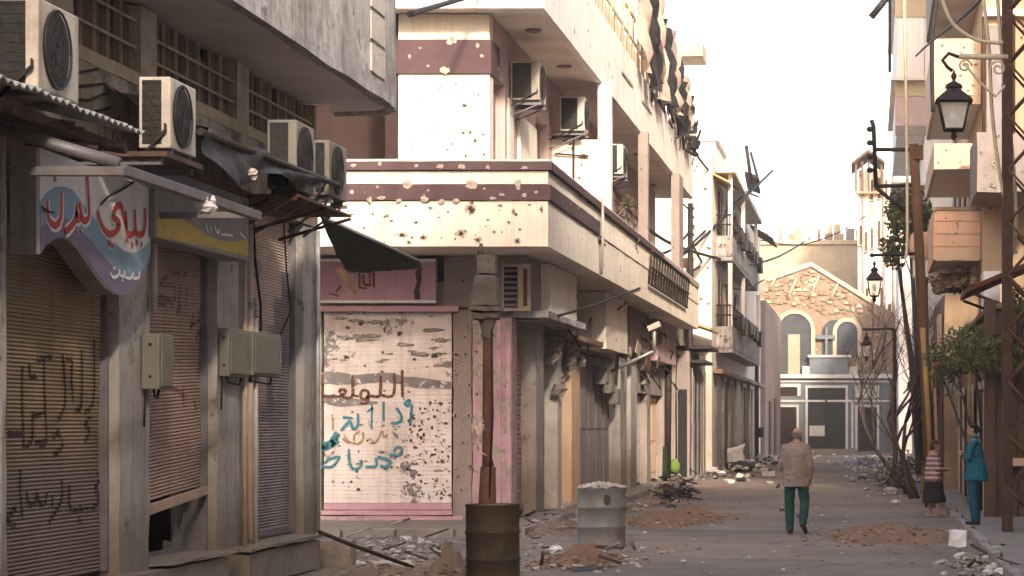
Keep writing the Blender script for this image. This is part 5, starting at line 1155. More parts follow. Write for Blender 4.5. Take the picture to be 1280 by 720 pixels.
for i in range(12):
    k = MB(i); k.rock((px_-.05+k.r.uniform(-.16,.06), py_-.1+k.r.uniform(-.06,.06), 1.75+k.r.uniform(-.14,.2)), .03, 0, 1)
    if i == 11:
        k = MB(77)
        for j in range(14): k.tube([(px_-.1+k.r.uniform(-.08,.08), py_-.09, 1.5+k.r.uniform(0,.35)),(px_-.08+k.r.uniform(-.09,.1), py_-.1, 1.45+k.r.uniform(0,.45))], .01, 4)
        k.build('wire_tangle', M['shutter_pale'], S, kind='stuff')
def drum(label, x, y, R_, H, m, fill, seed, name='steel_drum'):
    S = root(name, (x, y, 0), label, 'drum', 'steel drums on the street')
    k = MB(seed); prof = [(R_*.98,0),(R_*1.02,.02),(R_,.04),(R_,H*.31),(R_*1.035,H*.33),(R_*1.035,H*.345),(R_,H*.365),(R_,H*.64),(R_*1.035,H*.66),(R_*1.035,H*.675),(R_,H*.695),(R_,H*.97),(R_*1.03,H*.985),(R_*1.03,H),(R_*.96,H),(R_*.95,H*.9)]
    k.lathe((x,y,0), prof, 28)
    for v in k.v:
        g = 1 + .035*mnoise.noise(Vector((v.x*2.2+seed, v.y*2.2, v.z*1.8))); v.x = x+(v.x-x)*g; v.y = y+(v.y-y)*g; v.z += .012*mnoise.noise(Vector((v.x*4,v.y*4,seed)))
    k.build('drum_body', M[m], S)
    k = MB(seed+1)
    k.lathe((x,y,0), [(R_*.93,H*.86),(R_*.93,H*.97),(R_*.5,H*1.0),(.02,H*1.01)], 20)
    k.build('fill', M[fill], S)
    if fill == 'sand':
        k = MB(seed+2)
        for i in range(170):
            a = k.r.random()*6.283; rr = R_*1.0*math.sqrt(k.r.random()); k.rock((x+rr*math.cos(a), y+rr*math.sin(a), H*.99+k.r.uniform(0,.03)+.07*(1-rr/R_)), k.r.uniform(.02,.05))
        k.build('gravel', M['stone_pale'], S, kind='stuff')
    return S
drum('dark rusty drum holding the lamp post in the foreground', XA(616,27), 27, .30, .93, 'drum_dark', 'dirt', 21)
D2 = drum('dented grey drum filled with gravel standing on the road', XA(752,35.8), 35.8, .355, .88, 'drum_grey', 'sand', 31)
k = MB(33); cx = XA(752,35.8)
k.add([(cx+.36*math.sin(a)*1.01, 35.8-.36*math.cos(a)*1.01, .88*.8+dz) for a, dz in ((.22,-.05),(.34,-.09),(.46,-.05),(.5,.02),(.42,.07),(.28,.08),(.18,.03))], [tuple(range(7))]); k.build('rusted_hole', M['hole'], D2)
# lattice pylon at the right edge with a scrolled arm and lantern
YP = 38.0; x0, x1 = XA(1260,YP), XA(1290,YP)
S = root('lattice_pylon', ((x0+x1)/2, YP, .13), 'steel lattice pylon at the right edge of the picture', 'pylon')
for x, y, m in ((x0,YP,'pylon'),(x1,YP,'pole_wood'),(x0,YP+.38,'pylon'),(x1,YP+.38,'pylon')):
    k = MB(); k.box(x-.075, x+.075, y-.06, y+.06, .1, 9.6); k.build('leg', M[m], S, bevel=.008)
for i in range(22):
    z = .4 + i*.42; k = MB(); a, b = (x0, x1) if i % 2 else (x1, x0)
    k.tube([(a,YP-.06,z),(b,YP-.06,z+.42)], .025, 4); k.tube([(a,YP+.44,z),(b,YP+.44,z+.42)], .03, 4); k.build('brace', M['pole_wood'], S)
for i in range(8):
    z = .6 + i*1.15; k = MB(); k.tube([(x0-.06,YP,z),(x0-.06,YP+.38,z+.5)], .02, 4); k.build('brace', M['pole_wood'], S)
S = root('street_lantern', (XA(1192,YP), YP, 6.3), 'large lantern on a scrolled cream arm beside the lattice pylon', 'street lamp', 'hanging street lanterns')
za = ZA(72, YP); xl = XA(1189, YP)
k = MB(); k.tube([(x0,YP-.05,za),(xl+.12,YP-.05,za+.01)], .045, 8); k.build('arm', M['wire_pale'], S)
k = MB(); k.tube([(x0-.05,YP-.05,za-.45),(x0-.2,YP-.05,za-.62),(x0-.45,YP-.05,za-.4),(x0-.7,YP-.05,za-.1)], .022, 6)
for cx, cz, r0, sg in ((XA(1206,YP),za-.14,.11,1),(x0-.16,za-.18,.13,-1)):
    k.tube([(cx+sg*r0*(1-t/22)*math.cos(t*.55), YP-.05, cz+r0*(1-t/22)*math.sin(t*.55)) for t in range(18)], .02, 5)
k.build('scroll', M['wire_pale'], S)
k = MB(); k.tube([(xl+.12,YP-.05,za),(xl-.04,YP-.05,za+.06),(xl-.14,YP-.05,za-.05),(xl-.06,YP-.05,za-.16),(xl+.02,YP-.05,za-.22)], .03, 6); k.build('hook', M['iron'], S)
lantern(S, (xl+.04, YP-.05, ZA(176,YP)), 1.12, 1.5)
# tilted timber pole with cross-arms and a lantern
YT = 52.0
S = root('timber_pole', (XA(1161,YT), YT, 0), 'leaning brown timber pole with black brackets behind the striped woman', 'pole')
k = MB(310); k.tube([(XA(1163,YT),YT,0),(XA(1158,YT),YT,ZA(500,YT)),(XA(1150,YT),YT,ZA(330,YT)),(XA(1142,YT),YT,ZA(180,YT))], [.125,.12,.11,.105], 12); k.build('shaft', M['pole_wood'], S)
k = MB(311); k.tube([(XA(1166,YT),YT-.16,0),(XA(1160,YT),YT-.17,ZA(520,YT)),(XA(1153,YT),YT-.17,ZA(410,YT))], .06, 8); k.build('splint', M['pole_yellow'], S)
k = MB(312); xb_ = XA(1092,YT); k.tube([(xb_-.05,YT,ZA(150,YT)),(xb_,YT,ZA(158,YT)),(xb_+.05,YT,ZA(234,YT))], .05, 6); k.build('insulator_bar', M['iron'], S)
for a, b in (((1093,187),(1142,187)),((1094,233),(1146,231)),((1094,234),(1132,264))):
    k = MB(); k.tube([(XA(a[0],YT),YT,ZA(a[1],YT)),(XA(b[0],YT),YT,ZA(b[1],YT))], .045, 6); k.build('cross_arm', M['iron'], S)
for i in range(4):
    z = ZA(165+i*17,YT); k = MB(); k.lathe((xb_-.08,YT,z), [(.03,0),(.07,.03),(.07,.09),(.03,.12)], 8); k.build('insulator', M['iron'], S)
k = MB(); k.rbox(XA(1143,YT)-.02, XA(1150,YT)+.08, YT-.14, YT+.14, ZA(200,YT), ZA(182,YT), 0, .2, .02); k.build('cap', M['pole_wood'], S)
S = root('street_lantern', (XA(1093,YT), YT, 4.5), 'dark lantern hanging from the leaning timber pole', 'street lamp', 'hanging street lanterns')
k = MB(); k.tube([(XA(1146,YT),YT,ZA(317,YT)),(XA(1092,YT),YT,ZA(319,YT))], .035, 6); k.lathe((XA(1090,YT),YT,ZA(322,YT)), [(.02,0),(.07,.05),(.02,.1)], 8); k.build('arm', M['iron'], S)
lantern(S, (XA(1093,YT), YT, ZA(378,YT)), .92)
Y_ = 78.0
S = root('street_lantern', (XA(1082,Y_), Y_, 3), 'farther small dark lantern below the hanging one near the church', 'street lamp', 'hanging street lanterns')
k = MB(); k.tube([(XA(1078,Y_),Y_,ZA(412,Y_)),(XA(1112,Y_),Y_,ZA(411,Y_)),(XA(1118,Y_),Y_,ZA(411,Y_))], .04, 6); k.tube([(XA(1118,Y_),Y_,ZA(411,Y_)),(XA(1119,Y_),Y_,0)], .06, 8); k.build('arm', M['iron'], S)
lantern(S, (XA(1083,Y_), Y_, ZA(452,Y_)), 1.0)
# black pole on the left pavement far down
Y_ = 79.0
S = root('utility_pole', (XA(862,Y_), Y_, 0), 'slim black utility pole with steps before the cream balcony building', 'pole')
k = MB(); k.tube([(XA(862,Y_),Y_,0),(XA(863,Y_),Y_,ZA(254,Y_))], .09, 8); k.build('shaft', M['iron'], S)
for i in range(5):
    z = ZA(262+i*11,Y_); k = MB(); k.tube([(XA(862,Y_),Y_,z),(XA(868,Y_),Y_,z+.05)], .05, 5); k.build('insulator', M['iron'], S)
k = MB(); k.rbox(XA(852,Y_),XA(862,Y_)-.1,Y_-.2,Y_+.2,ZA(372,Y_),ZA(335,Y_),0,.3,.02); k.build('junction_box', M['stone_pale'], S)
Y_ = 74.0
S = root('utility_pole', (XA(836,Y_), Y_, 0), 'dark post standing right of the pale tan double door', 'pole')
k = MB(); k.tube([(XA(834,Y_),Y_,0),(XA(836,Y_),Y_,ZA(390,Y_))], .11, 8); k.build('shaft', M['iron'], S)
S = root('utility_pole', (XA(946,112), 112, 0), 'black drainpipe like post at the far end of the balcony building', 'pole')
k = MB(); k.tube([(XA(946,112),112,0),(XA(946,112),112,ZA(440,112))], .1, 8); k.build('shaft', M['iron'], S)
k = MB(); k.rbox(XA(947,112)+.05, XA(952,112)+.1, 111.8, 112, ZA(547,112), ZA(534,112), 0, .3, .01); k.build('red_box', M['brown_wall'], S)
S = root('flood_light', (XA(818,58), 58, 3.9), 'tilted white flood light box under the corner building balcony', 'flood light')
c = Vector((XA(817,58), 58, ZA(407,58))); k = MB(); k.prism([c+Vector((-.17,0,-.02)), c+Vector((-.12,0,-.14)), c+Vector((.17,0,-.02)), c+Vector((.12,0,.11))], (0,.3,0)); k.build('housing', M['stone_pale'], S, bevel=.01)
k = MB(); k.tube([c+Vector((0,.15,-.1)), c+Vector((.0,.2,-.6))], .05, 6); k.tube([c+Vector((0,.2,-.6)), (X2+.05,58.5,3.1)], .04, 6); k.build('bracket', M['galv'], S)
# ------------------------------------------------------------------ overhead cables
def cable(label, pts, r=.02, m='wire'):
    P = [Vector((XA(a,Y), Y, ZA(b,Y))) for a, b, Y in pts]; Q = []
    for i in range(len(P)-1):
        p0, p1, p2, p3 = P[max(i-1,0)], P[i], P[i+1], P[min(i+2,len(P)-1)]
        for j in range(6):
            t = j/6; Q.append(.5*((2*p1)+(p2-p0)*t+(2*p0-5*p1+4*p2-p3)*t*t+(3*p1-p0-3*p2+p3)*t**3))
    Q.append(P[-1]); k = MB(); k.tube(Q, r*1.45, 5)
    return k.build('cable', M[m], None, label, 'cable', 'overhead cables', at=tuple(P[0]))
cable('sagging black cable from the first floor balcony to the cream balcony building', [(755,212,56),(785,262,62),(825,297,70),(862,313,79),(905,325,87)], .035)
cable('straight black cable rising past the cream balconies to the right', [(790,365,62),(862,312,79),(905,272,87),(966,213,100)], .035)
cable('thin black cable crossing under the straight rising one', [(840,330,72),(885,285,85),(940,235,98)], .03)
cable('black cable arcing from the cream balconies toward the church', [(905,328,87),(940,330,100),(975,320,115),(1006,302,148)], .035)
cable('cable strung under the canopy from the mezzanine window', [(640,398,43),(690,396,44),(740,382,47),(800,360,56)], .018)
cable('short dark cable at the top near the near balcony end', [(512,18,31),(545,8,36),(600,-8,42)], .03)
cable('short black cable slanting below the balcony railing', [(770,388,56),(800,362,62),(832,338,69)], .03)
cable('thin cable from the black pole to the corner building wall', [(862,262,79),(820,232,74),(765,236,58)], .02)
cable('slack black cable looping under the first floor parapet toward the cream balconies', [(748,300,47.4),(800,345,60),(838,352,72),(880,330,86)], .03)
cable('thin black cable from the iron railing to the black utility pole', [(820,318,66),(840,312,74),(862,290,79)], .03)
cable('thin dark cable from the balcony cage down to the cream balconies', [(862,180,78),(885,212,84),(915,232,90),(948,246,98)], .03)
cable('pair wire drooping across the fronts of the cream balconies', [(862,300,79),(890,345,88),(925,362,96),(955,350,108)], .03)
cable('faint cable from the slit window house over to the cream balcony building', [(950,300,108),(1000,306,115),(1045,292,118),(1082,270,122)], .02)
cable('vertical pale cable hanging left of the leaning timber pole', [(1130,-10,51),(1133,160,51),(1134,300,51),(1131,322,51)], .025, 'wire_pale')
cable('pale cable looping from the top to the pylon lantern arm', [(1175,-10,38),(1190,28,38),(1222,50,38),(1264,54,38)], .022, 'wire_pale')
cable('pale cable draped down right of the large lantern', [(1228,-10,38.2),(1236,60,38.2),(1240,140,38.2),(1250,220,38.2),(1268,300,38.2)], .022, 'wire_pale')
cable('second pale cable draped down beside the pylon', [(1246,-10,38.3),(1256,110,38.3),(1266,200,38.3),(1270,290,38.3),(1258,340,38.3),(1264,365,38.3)], .022, 'wire_pale')
cable('thin dark cable slanting behind the large lantern', [(1230,-5,40),(1205,20,45),(1162,54,60),(1145,70,70)], .02)
cable('black cable dropping down the edge of the peach building', [(1172,-10,61),(1165,52,61),(1166,140,61)], .04)
# ------------------------------------------------------------------ trees
def bare_tree(name, label, base, H, seed, lean=(0,0), depth=5, r0=.09, group=None):
    S = root(name, base, label, 'tree', group); q = random.Random(seed); tr = MB(seed); br = MB(seed)
    def grow(p, d, L, r, lev):
        pts = [p]; cur = Vector(p); dd = Vector(d)
        for i in range(4):
            dd = (dd + Vector((q.uniform(-.22,.22), q.uniform(-.22,.22), q.uniform(-.04,.16)))).normalized(); cur = cur + dd*L/4; pts.append(cur.copy())
        (tr if lev == 0 else br).tube(pts, [r*(1-.12*i) for i in range(5)], 6 if lev < 2 else 4)
        if lev < depth:
            for c in range(3 if lev < 4 else 2):
                t = q.choice(pts[2:]); nd = (dd + Vector((q.uniform(-.9,.9), q.uniform(-.9,.9), q.uniform(-.1,.6)))).normalized(); grow(t, nd, L*q.uniform(.55,.8), r*.55, lev+1)
    grow(Vector(base), Vector((lean[0], lean[1], 1)).normalized(), H*.34, r0, 0)
    grow(Vector(base)+Vector((.15,.2,0)), Vector((lean[0]-.35, lean[1], 1)).normalized(), H*.36, r0*.8, 0)
    tr.build('trunk', M['bark'], S); br.build('branches', M['bark'], S); return S
bare_tree('bare_tree', 'leafless dark tree before the slit window house', (XA(1122,66), 66, 0), 7.6, 5, (-.2,0), 6, .085)
bare_tree('bare_tree', 'lower leafless shrubby tree behind the striped woman', (XA(1140,58), 58, 0), 5.8, 9, (-.3,.1), 6, .07)
def leafy(name, label, base, blobs, n, seed, ls, mats, cat='tree', trunk=True, tr_r=.1):
    S = root(name, base, label, cat); q = random.Random(seed); k = MB(seed)
    for (c, rx, ry, rz, w_) in blobs:
        for i in range(int(n*w_)):
            while True:
                v = Vector((q.uniform(-1,1), q.uniform(-1,1), q.uniform(-1,1)))
                if v.length < 1: break
            if v.length < .45 and q.random() < .6: v *= 1.6
            dens = mnoise.noise(Vector((c[0]+v.x*rx, c[1]+v.y*ry, c[2]+v.z*rz))*2.2)
            if dens < -.12: continue
            p = Vector((c[0]+v.x*rx, c[1]+v.y*ry, c[2]+v.z*rz)); a = Vector((q.gauss(0,1), q.gauss(0,1), q.gauss(0,1))).normalized(); b = a.orthogonal().normalized(); b.rotate(__import__('mathutils').Quaternion(a, q.random()*6.28))
            l = ls*q.uniform(.6,1.3); w2 = l*.42; s2 = a.cross(b)
            k.add([p - b*l*.5, p + s2*w2*.5, p + b*l*.5, p - s2*w2*.5], [(0,1,2,3)], 0 if q.random() < .6 else 1)
    k.build('crown', mats, S)
    if trunk:
        t = MB(seed)
        for (c, rx, ry, rz, w_) in blobs:
            b0 = Vector(base); c = Vector(c); m_ = b0.lerp(c, .5) + Vector((.1,0,.1)); t.tube([b0, m_, c], [tr_r, tr_r*.7, tr_r*.3], 7)
            for i in range(7): e = c + Vector((q.uniform(-.8,.8)*rx, q.uniform(-.8,.8)*ry, q.uniform(-.7,.7)*rz)); t.tube([m_.lerp(c,q.uniform(.4,1)), e], [tr_r*.25, tr_r*.08], 4)
        t.build('trunk', M['bark'], S)
    return S
leafy('leafy_tree', 'small green tree overhanging the pavement below the red awning', (2.2, 47.5, 0), [((1.75,49,3.15), .68, 1.2, .38, 1),((2.15,44,3.05), .65, .9, .36, 1.0),((2.6,43,3.1),.6,.8,.42,1),((2.0,46,3.4),.6,1,.34,.7),((2.75,43,4.0),.25,.5,.3,.3),((1.5,49,2.85),.35,.8,.22,.3)], 1500, 3, .10, [M['leaf'], M['leaf2']], tr_r=.045)
leafy('leafy_tree', 'green tree crown behind the leaning timber pole', (1.7, 78, 0), [((1.3,78,8.6), .8, 1.5, 1.0, 1),((1.9,79,8.0), .6, 1.2, .9, .7),((.9,78,7.6),.5,1,.8,.4)], 2200, 4, .2, [M['leaf'], M['leaf2']], tr_r=.14)
leafy('low_shrub', 'scruffy low shrub growing from the rubble under the bare tree', (XA(1135,62), 62, 0), [((XA(1130,62),62,.6),.5,.8,.55,1),((XA(1112,64),64,.4),.4,.6,.4,.5)], 700, 6, .11, [M['leaf'], M['bark']], 'shrub')
leafy('balcony_plant', 'straggly plant hanging over the first floor balcony of the corner building', (-5.6, 54, 6.3), [((-5.45,54,6.5),.25,.9,.5,1),((-5.4,55.2,6.1),.15,.5,.5,.4)], 400, 8, .12, [M['bark'], M['leaf']], 'plant', tr_r=.03)
# ------------------------------------------------------------------ rubble, sand and litter
def gp(px, py): Y = HC*FPX/(py-VY); return XA(px, Y), Y
def mound(label, px, py, rx, ry, h, m, seed, name='sand_pile', n=34):
    x, y = gp(px, py); k = MB(seed); vs = []; fc = []
    for i in range(n+1):
        for j in range(n+1):
            u, v = -1+2*i/n, -1+2*j/n; r2 = u*u+v*v
            f = max(0, 1-r2)**1.3; z = h*f*(1+.9*mnoise.fractal(Vector((u*2.5+seed, v*2.5, 0)), 1, 2, 4)) + .03*mnoise.noise(Vector((u*14, v*14, seed)))*f**.3 - .03
            vs.append((x+u*rx, y+v*ry, z))
    for i in range(n):
        for j in range(n): fc.append((i*(n+1)+j, i*(n+1)+j+1, (i+1)*(n+1)+j+1, (i+1)*(n+1)+j))
    k.add(vs, fc, 0, True)
    for i in range(420):
        a = k.r.random()*6.283; rr = math.sqrt(k.r.random())*1.2; sz = .012+.05*k.r.random()**3; k.rock((x+rr*rx*math.cos(a), y+rr*ry*math.sin(a), h*.8*max(0,1-rr*rr)**1.3+.005), sz, 1 if k.r.random() < .35 else 0)
    return k.build(name, [M[m], M['stone_mix']], None, label, 'sand pile', 'sand piles on the road', at=(x,y,0))
mound('brown sand pile beside the dented grey drum', 728, 702, .55, 1.6, .2, 'sand', 3)
mound('long reddish sand pile on the road behind the dented grey drum', 848, 650, .95, 3.2, .2, 'sand', 5)
mound('long low earth mound across the road before the striped woman', 1118, 672, 1.3, 3.0, .17, 'sand', 7)
mound('pale dirt heap at the bottom edge left of the dark drum', 565, 722, .35, 1.2, .28, 'dirt', 9)
mound('dirt ridge along the road at the lower left by the shop plinth', 470, 722, .8, 2, .12, 'dirt', 10)
mound('low rubble ridge along the left kerb behind the dented drum', 690, 662, .5, 2.4, .16, 'dirt', 11)
def rubble(label, regions, n, r0, r1, seed, mats, cat='rubble', planks=0, cloth=0, heap=.0):
    k = MB(seed); q = k.r
    for i in range(n):
        a = q.choice(regions); px = q.gauss((a[0]+a[2])/2, (a[2]-a[0])*.26); py = q.gauss((a[1]+a[3])/2, (a[3]-a[1])*.27)
        if py < 545: continue
        x, y = gp(px, py); r = r0+(r1-r0)*q.random()**3; e = max(0, 1-((px-(a[0]+a[2])/2)/((a[2]-a[0])*.5))**2 - ((py-(a[1]+a[3])/2)/((a[3]-a[1])*.5))**2)
        zz = r*.3 + heap*e*q.random()
        if q.random() < .7: k.rock((x, y, zz), r, q.randrange(3))
        else:
            k2 = MB(i); sx_, sy_, sz_ = r*q.uniform(.6,1.3), r*q.uniform(.5,.9), r*q.uniform(.25,.6); k2.rbox(-sx_, sx_, -sy_, sy_, -sz_, sz_, 0, r, r*.25); mt = __import__('mathutils').Euler((q.uniform(-.5,.5), q.uniform(-.5,.5), q.random()*6.28)).to_matrix()
            k.add([mt @ v + Vector((x, y, zz+sz_*.3)) for v in k2.v], k2.f, q.randrange(3))
    for i in range(planks):
        a = q.choice(regions); x, y = gp(q.uniform(a[0],a[2]), q.uniform(a[1],a[3])); t = q.random()*6.28; l = q.uniform(.12,.45); z = q.uniform(.03,.1+heap*.7)
        k.tube([(x-l*.5*math.cos(t), y-l*.5*math.sin(t), z),(x+l*.5*math.cos(t), y+l*.5*math.sin(t), z+q.uniform(-.02,.15))], q.uniform(.012,.03), 4, q.choice((3,3,0)))
    for i in range(cloth):
        a = q.choice(regions); x, y = gp(q.uniform(a[0],a[2]), q.uniform(a[1],a[3])); k.rock((x,y,.06+heap*.5*q.random()), q.uniform(.06,.16), 4, .6)
    a = regions[0]; x, y = gp((a[0]+a[2])/2, (a[1]+a[3])/2)
    return k.build('rubble', [M[m] for m in mats], None, label, cat, kind='stuff', at=(x,y,0))
RM = ['stone_mix','stone_pale','kerb','dark_wood','bag_white']
rubble('broken stones and splinters on the side street before the white shutter', [(400,680,590,716),(430,660,580,690)], 520, .012, .09, 1, RM, planks=10, cloth=1)
rubble('gravel scattered around the grey drum and its sand pile', [(650,672,850,712),(640,690,800,716)], 420, .012, .07, 2, RM, planks=14, cloth=1)
rubble('debris along the kerb of the corner building', [(640,636,720,664),(720,620,800,645),(800,600,880,625)], 360, .02, .12, 3, RM, planks=20, cloth=2, heap=.1)
rubble('dark rubbish heap by the kerb under the pale double doors', [(822,612,868,632)], 160, .03, .14, 4, ['iron','dark_wood','kerb','iron','tarp_black'], planks=30, cloth=12, heap=.5)
rubble('rubbish and broken masonry before the balcony building on the left', [(868,578,960,600),(920,572,985,590)], 420, .03, .2, 5, ['stone_mix','stone_pale','iron','dark_wood','bag_white'], planks=30, cloth=9, heap=.35)
rubble('rubbish heap with plastic scraps on the right under the bare tree', [(1075,580,1150,622),(1060,575,1110,600)], 420, .03, .17, 6, ['stone_mix','stone_pale','sign_purple','dark_wood','bag_white'], planks=40, cloth=9, heap=.4)
rubble('stones along the right pavement edge at the lower right corner', [(1180,690,1285,722)], 200, .02, .1, 7, RM, planks=6, cloth=3)
rubble('scattered pebbles over the open road in front of the walking man', [(850,640,1150,718),(900,600,1080,660)], 260, .008, .04, 8, RM, planks=4)
rubble('far litter at the foot of the church portal', [(960,566,1100,580)], 120, .03, .14, 9, RM, cloth=4)
def chunk(name, label, cat, px, py, w_, d_, h, m, seed, rot=0, tilt=0, z=0):
    x, y = gp(px, py); k = MB(seed); k.rbox(-w_/2, w_/2, -d_/2, d_/2, 0, h, 0, .12, .03); o = k.build(name, M[m], None, label, cat); o.location = (x,y,z); o.rotation_euler = (tilt,0,rot); return o
chunk('stone_block', 'square white stone block beside the right kerb', 'stone block', 1197, 684, .26, .25, .26, 'white', 1, .15)
chunk('stone_block', 'flat pale slab lying on the side street', 'stone block', 490, 706, .5, .3, .06, 'stone_pale', 2, .2)
chunk('stone_block', 'grey concrete block at the corner of the shop plinth', 'stone block', 420, 716, .45, .6, .42, 'kerb', 3, .1)
chunk('stone_block', 'jagged pale stone standing in the dirt heap by the dark drum', 'stone block', 558, 712, .16, .14, .3, 'stone_pale', 4, .6, .2)
chunk('stone_block', 'pale step block at the foot of the brown slatted shutter', 'stone block', 683, 640, .9, 1.6, .2, 'stone_pale', 5)
chunk('stone_block', 'pale green grey slab leaning at the corner shop step', 'stone block', 690, 652, .7, .5, .12, 'church_grey', 6, .2, .3)
chunk('stone_block', 'thin dark board lying at the bottom edge by the drum', 'board', 735, 714, .42, .3, .03, 'iron', 7, .3, .25)
k = MB(401); a, b = gp(395, 705); k.tube([(-6.55,28.6,.55),(-6.2,28.8,.38),(-5.55,29.3,.08)], .025, 6); k.build('iron_bar', M['iron'], None, 'bent black iron bar leaning off the shop plinth', 'bar', at=(-6.2,28.8,0))
def crumple(name, label, cat, px, py, r, h, m, seed, z0=0, sx=1.0):
    x, y = gp(px, py); k = MB(seed); n = 14; vs = []; fc = []; ny = 8
    for i in range(ny+1):
        t = math.pi*i/ny
        for j in range(n):
            a = 6.2832*j/n; v = Vector((math.sin(t)*math.cos(a)*sx, math.sin(t)*math.sin(a), math.cos(t)))
            g = 1+.35*mnoise.noise(v*1.6+Vector((seed,0,0)))+.12*mnoise.noise(v*5+Vector((0,seed,0)))
            vs.append((x+v.x*r*g, y+v.y*r*g, max(.01, z0+h*.5*(1+v.z*g))))
    for i in range(ny):
        for j in range(n): fc.append((i*n+j, i*n+(j+1) % n, (i+1)*n+(j+1) % n, (i+1)*n+j))
    k.add(vs, fc, 0, True); return k.build(name, M[m], None, label, cat, at=(x,y,0))
def sack():
    x, y = gp(915, 588); k = MB(3); c = Vector((x, y, .2))
    vs = []; fc = []; n = 12; H = 7
    for i in range(H+1):
        t = i/H; wr = (.36+.36*t) * (1 if i < H else .75)
        for j in range(n):
            a = 6.2832*j/n; g = 1+.16*mnoise.noise(Vector((math.cos(a)*2, math.sin(a)*2, t*3)))
            p = Vector((math.cos(a)*wr*g, math.sin(a)*wr*.7*g, -.1+t*.75 - (.12*math.cos(a) if i == H else 0))); p.rotate(__import__('mathutils').Euler((0,-.45,0))); vs.append(c+p+Vector((.1,0,.05)))
    for i in range(H):
        for j in range(n): fc.append((i*n+j, i*n+(j+1) % n, (i+1)*n+(j+1) % n, (i+1)*n+j))
    fc.append(tuple(range(n))[::-1]); fc.append(tuple(range(H*n, H*n+n)))
    k.add(vs, fc, 0, True); return k.build('white_sack', M['bag_white'], None, 'bulging white sack tipped over on the rubbish at the left', 'sack', at=(x,y,0))
sack()
crumple('plastic_bag', 'white plastic bag tucked behind the dark drum', 'plastic bag', 636, 640, .16, .32, 'bag_white', 5, .12)
crumple('plastic_bag', 'white scraps bag lying in the rubbish left of the sack', 'plastic bag', 886, 594, .32, .25, 'bag_white', 6, .05, 1.3)
crumple('rubbish_bag', 'black rubbish bag lying below the white sack', 'rubbish bag', 925, 590, .45, .4, 'tarp_black', 7, 0, 1.2)
crumple('rubbish_bag', 'black rubbish bag in the dark heap by the kerb', 'rubbish bag', 843, 624, .28, .36, 'tarp_black', 8)
M['lime'] = mat('lime', (.13,.20,.03), (.10,.15,.025), 5, bump=.4, dirt=(.06,.08,.03), blotch=.5)
M['green_cloth'] = mat('green_cloth', (.03,.06,.018), (.02,.045,.014), 3)
crumple('lime_bag', 'lime green bag at the foot of the far doors', 'plastic bag', 842, 602, .26, .5, 'lime', 11, .2, .8)
S = root('green_curtain', (XA(829,70), 70, 0), 'strip of dark green cloth hanging beside the lime green bag', 'cloth')
k = MB(12); vs = []; fc = []
for i in range(9):
    for j in range(9): vs.append((-5.95+.06*math.sin(j*1.3)+.02*i/8, 69.5+.9*j/8, 1.0*i/8+.15))
for i in range(8):
    for j in range(8): fc.append((i*9+j,i*9+j+1,(i+1)*9+j+1,(i+1)*9+j))
k.add(vs, fc, 0, True); k.build('cloth_strip', M['green_cloth'], S)

# ------------------------------------------------------------------ dusty air
hz = bpy.data.materials.new('haze'); hz.use_nodes = True; ht = hz.node_tree; ht.nodes.clear()
ho = ht.nodes.new('ShaderNodeOutputMaterial'); hv = ht.nodes.new('ShaderNodeVolumePrincipled')
hv.inputs['Color'].default_value = (.95,.9,.84,1); hv.inputs['Density'].default_value = .0009; hv.inputs['Anisotropy'].default_value = .2
ht.links.new(hv.outputs[0], ho.inputs['Volume'])
k = MB(); k.box(-1300, 1300, -500, 2600, -1.5, 26); k.build('haze', hz, None, 'thin warm dusty haze filling the street', 'haze', kind='stuff')
# ------------------------------------------------------------------ people
from mathutils import Matrix
M['skin'] = mat('skin', (.36,.20,.135), (.33,.18,.12), 20, rough=.6, bump=.05, blotch=.1)
M['hair_grey'] = mat('hair_grey', (.16,.13,.11), (.10,.08,.07), 60, bump=.5)
M['hair_dark'] = mat('hair_dark', (.018,.014,.012), (.03,.022,.018), 60, bump=.5)
M['hair_brown'] = mat('hair_brown', (.07,.04,.025), (.05,.03,.02), 60, bump=.5)
M['coat'] = mat('coat', (.235,.18,.148), (.19,.145,.12), 6, bump=.35, dirt=(.14,.10,.08), blotch=.4, grain=120)
M['trouser_green'] = mat('trouser_green', (.013,.055,.045), (.010,.043,.037), 6, bump=.3, blotch=.3)
M['shoe'] = mat('shoe', (.03,.018,.014), (.045,.028,.02), 10, rough=.5)
M['teal'] = mat('teal', (.012,.10,.14), (.010,.08,.115), 5, bump=.35, blotch=.35)
M['teal_dark'] = mat('teal_dark', (.011,.072,.105), (.009,.06,.09), 5, bump=.3, blotch=.35)
M['stripe'] = mat('stripe', (.45,.30,.27), (.40,.26,.23), 6, bump=.25, wave=('Z', 3.3, (.16,.07,.075), .3))
M['skirt'] = mat('skirt', (.016,.012,.012), (.026,.02,.019), 6, bump=.35)
def cap(mb, p0, r0, p1, r1):
    p0, p1 = Vector(p0), Vector(p1); ax = (p1-p0); ax = ax.normalized() if ax.length > 1e-5 else Vector((0,0,1))
    mb.tube([p0-ax*r0*.97, p0-ax*r0*.8, p0-ax*r0*.45, p0, p0.lerp(p1,.5), p1, p1+ax*r1*.45, p1+ax*r1*.8, p1+ax*r1*.97], [r0*.24, r0*.6, r0*.89, r0, (r0+r1)/2, r1, r1*.89, r1*.6, r1*.24], 14)
def chain(mb, *pr):
    for a, b in zip(pr[:-1], pr[1:]): cap(mb, a[0], a[1], b[0], b[1])
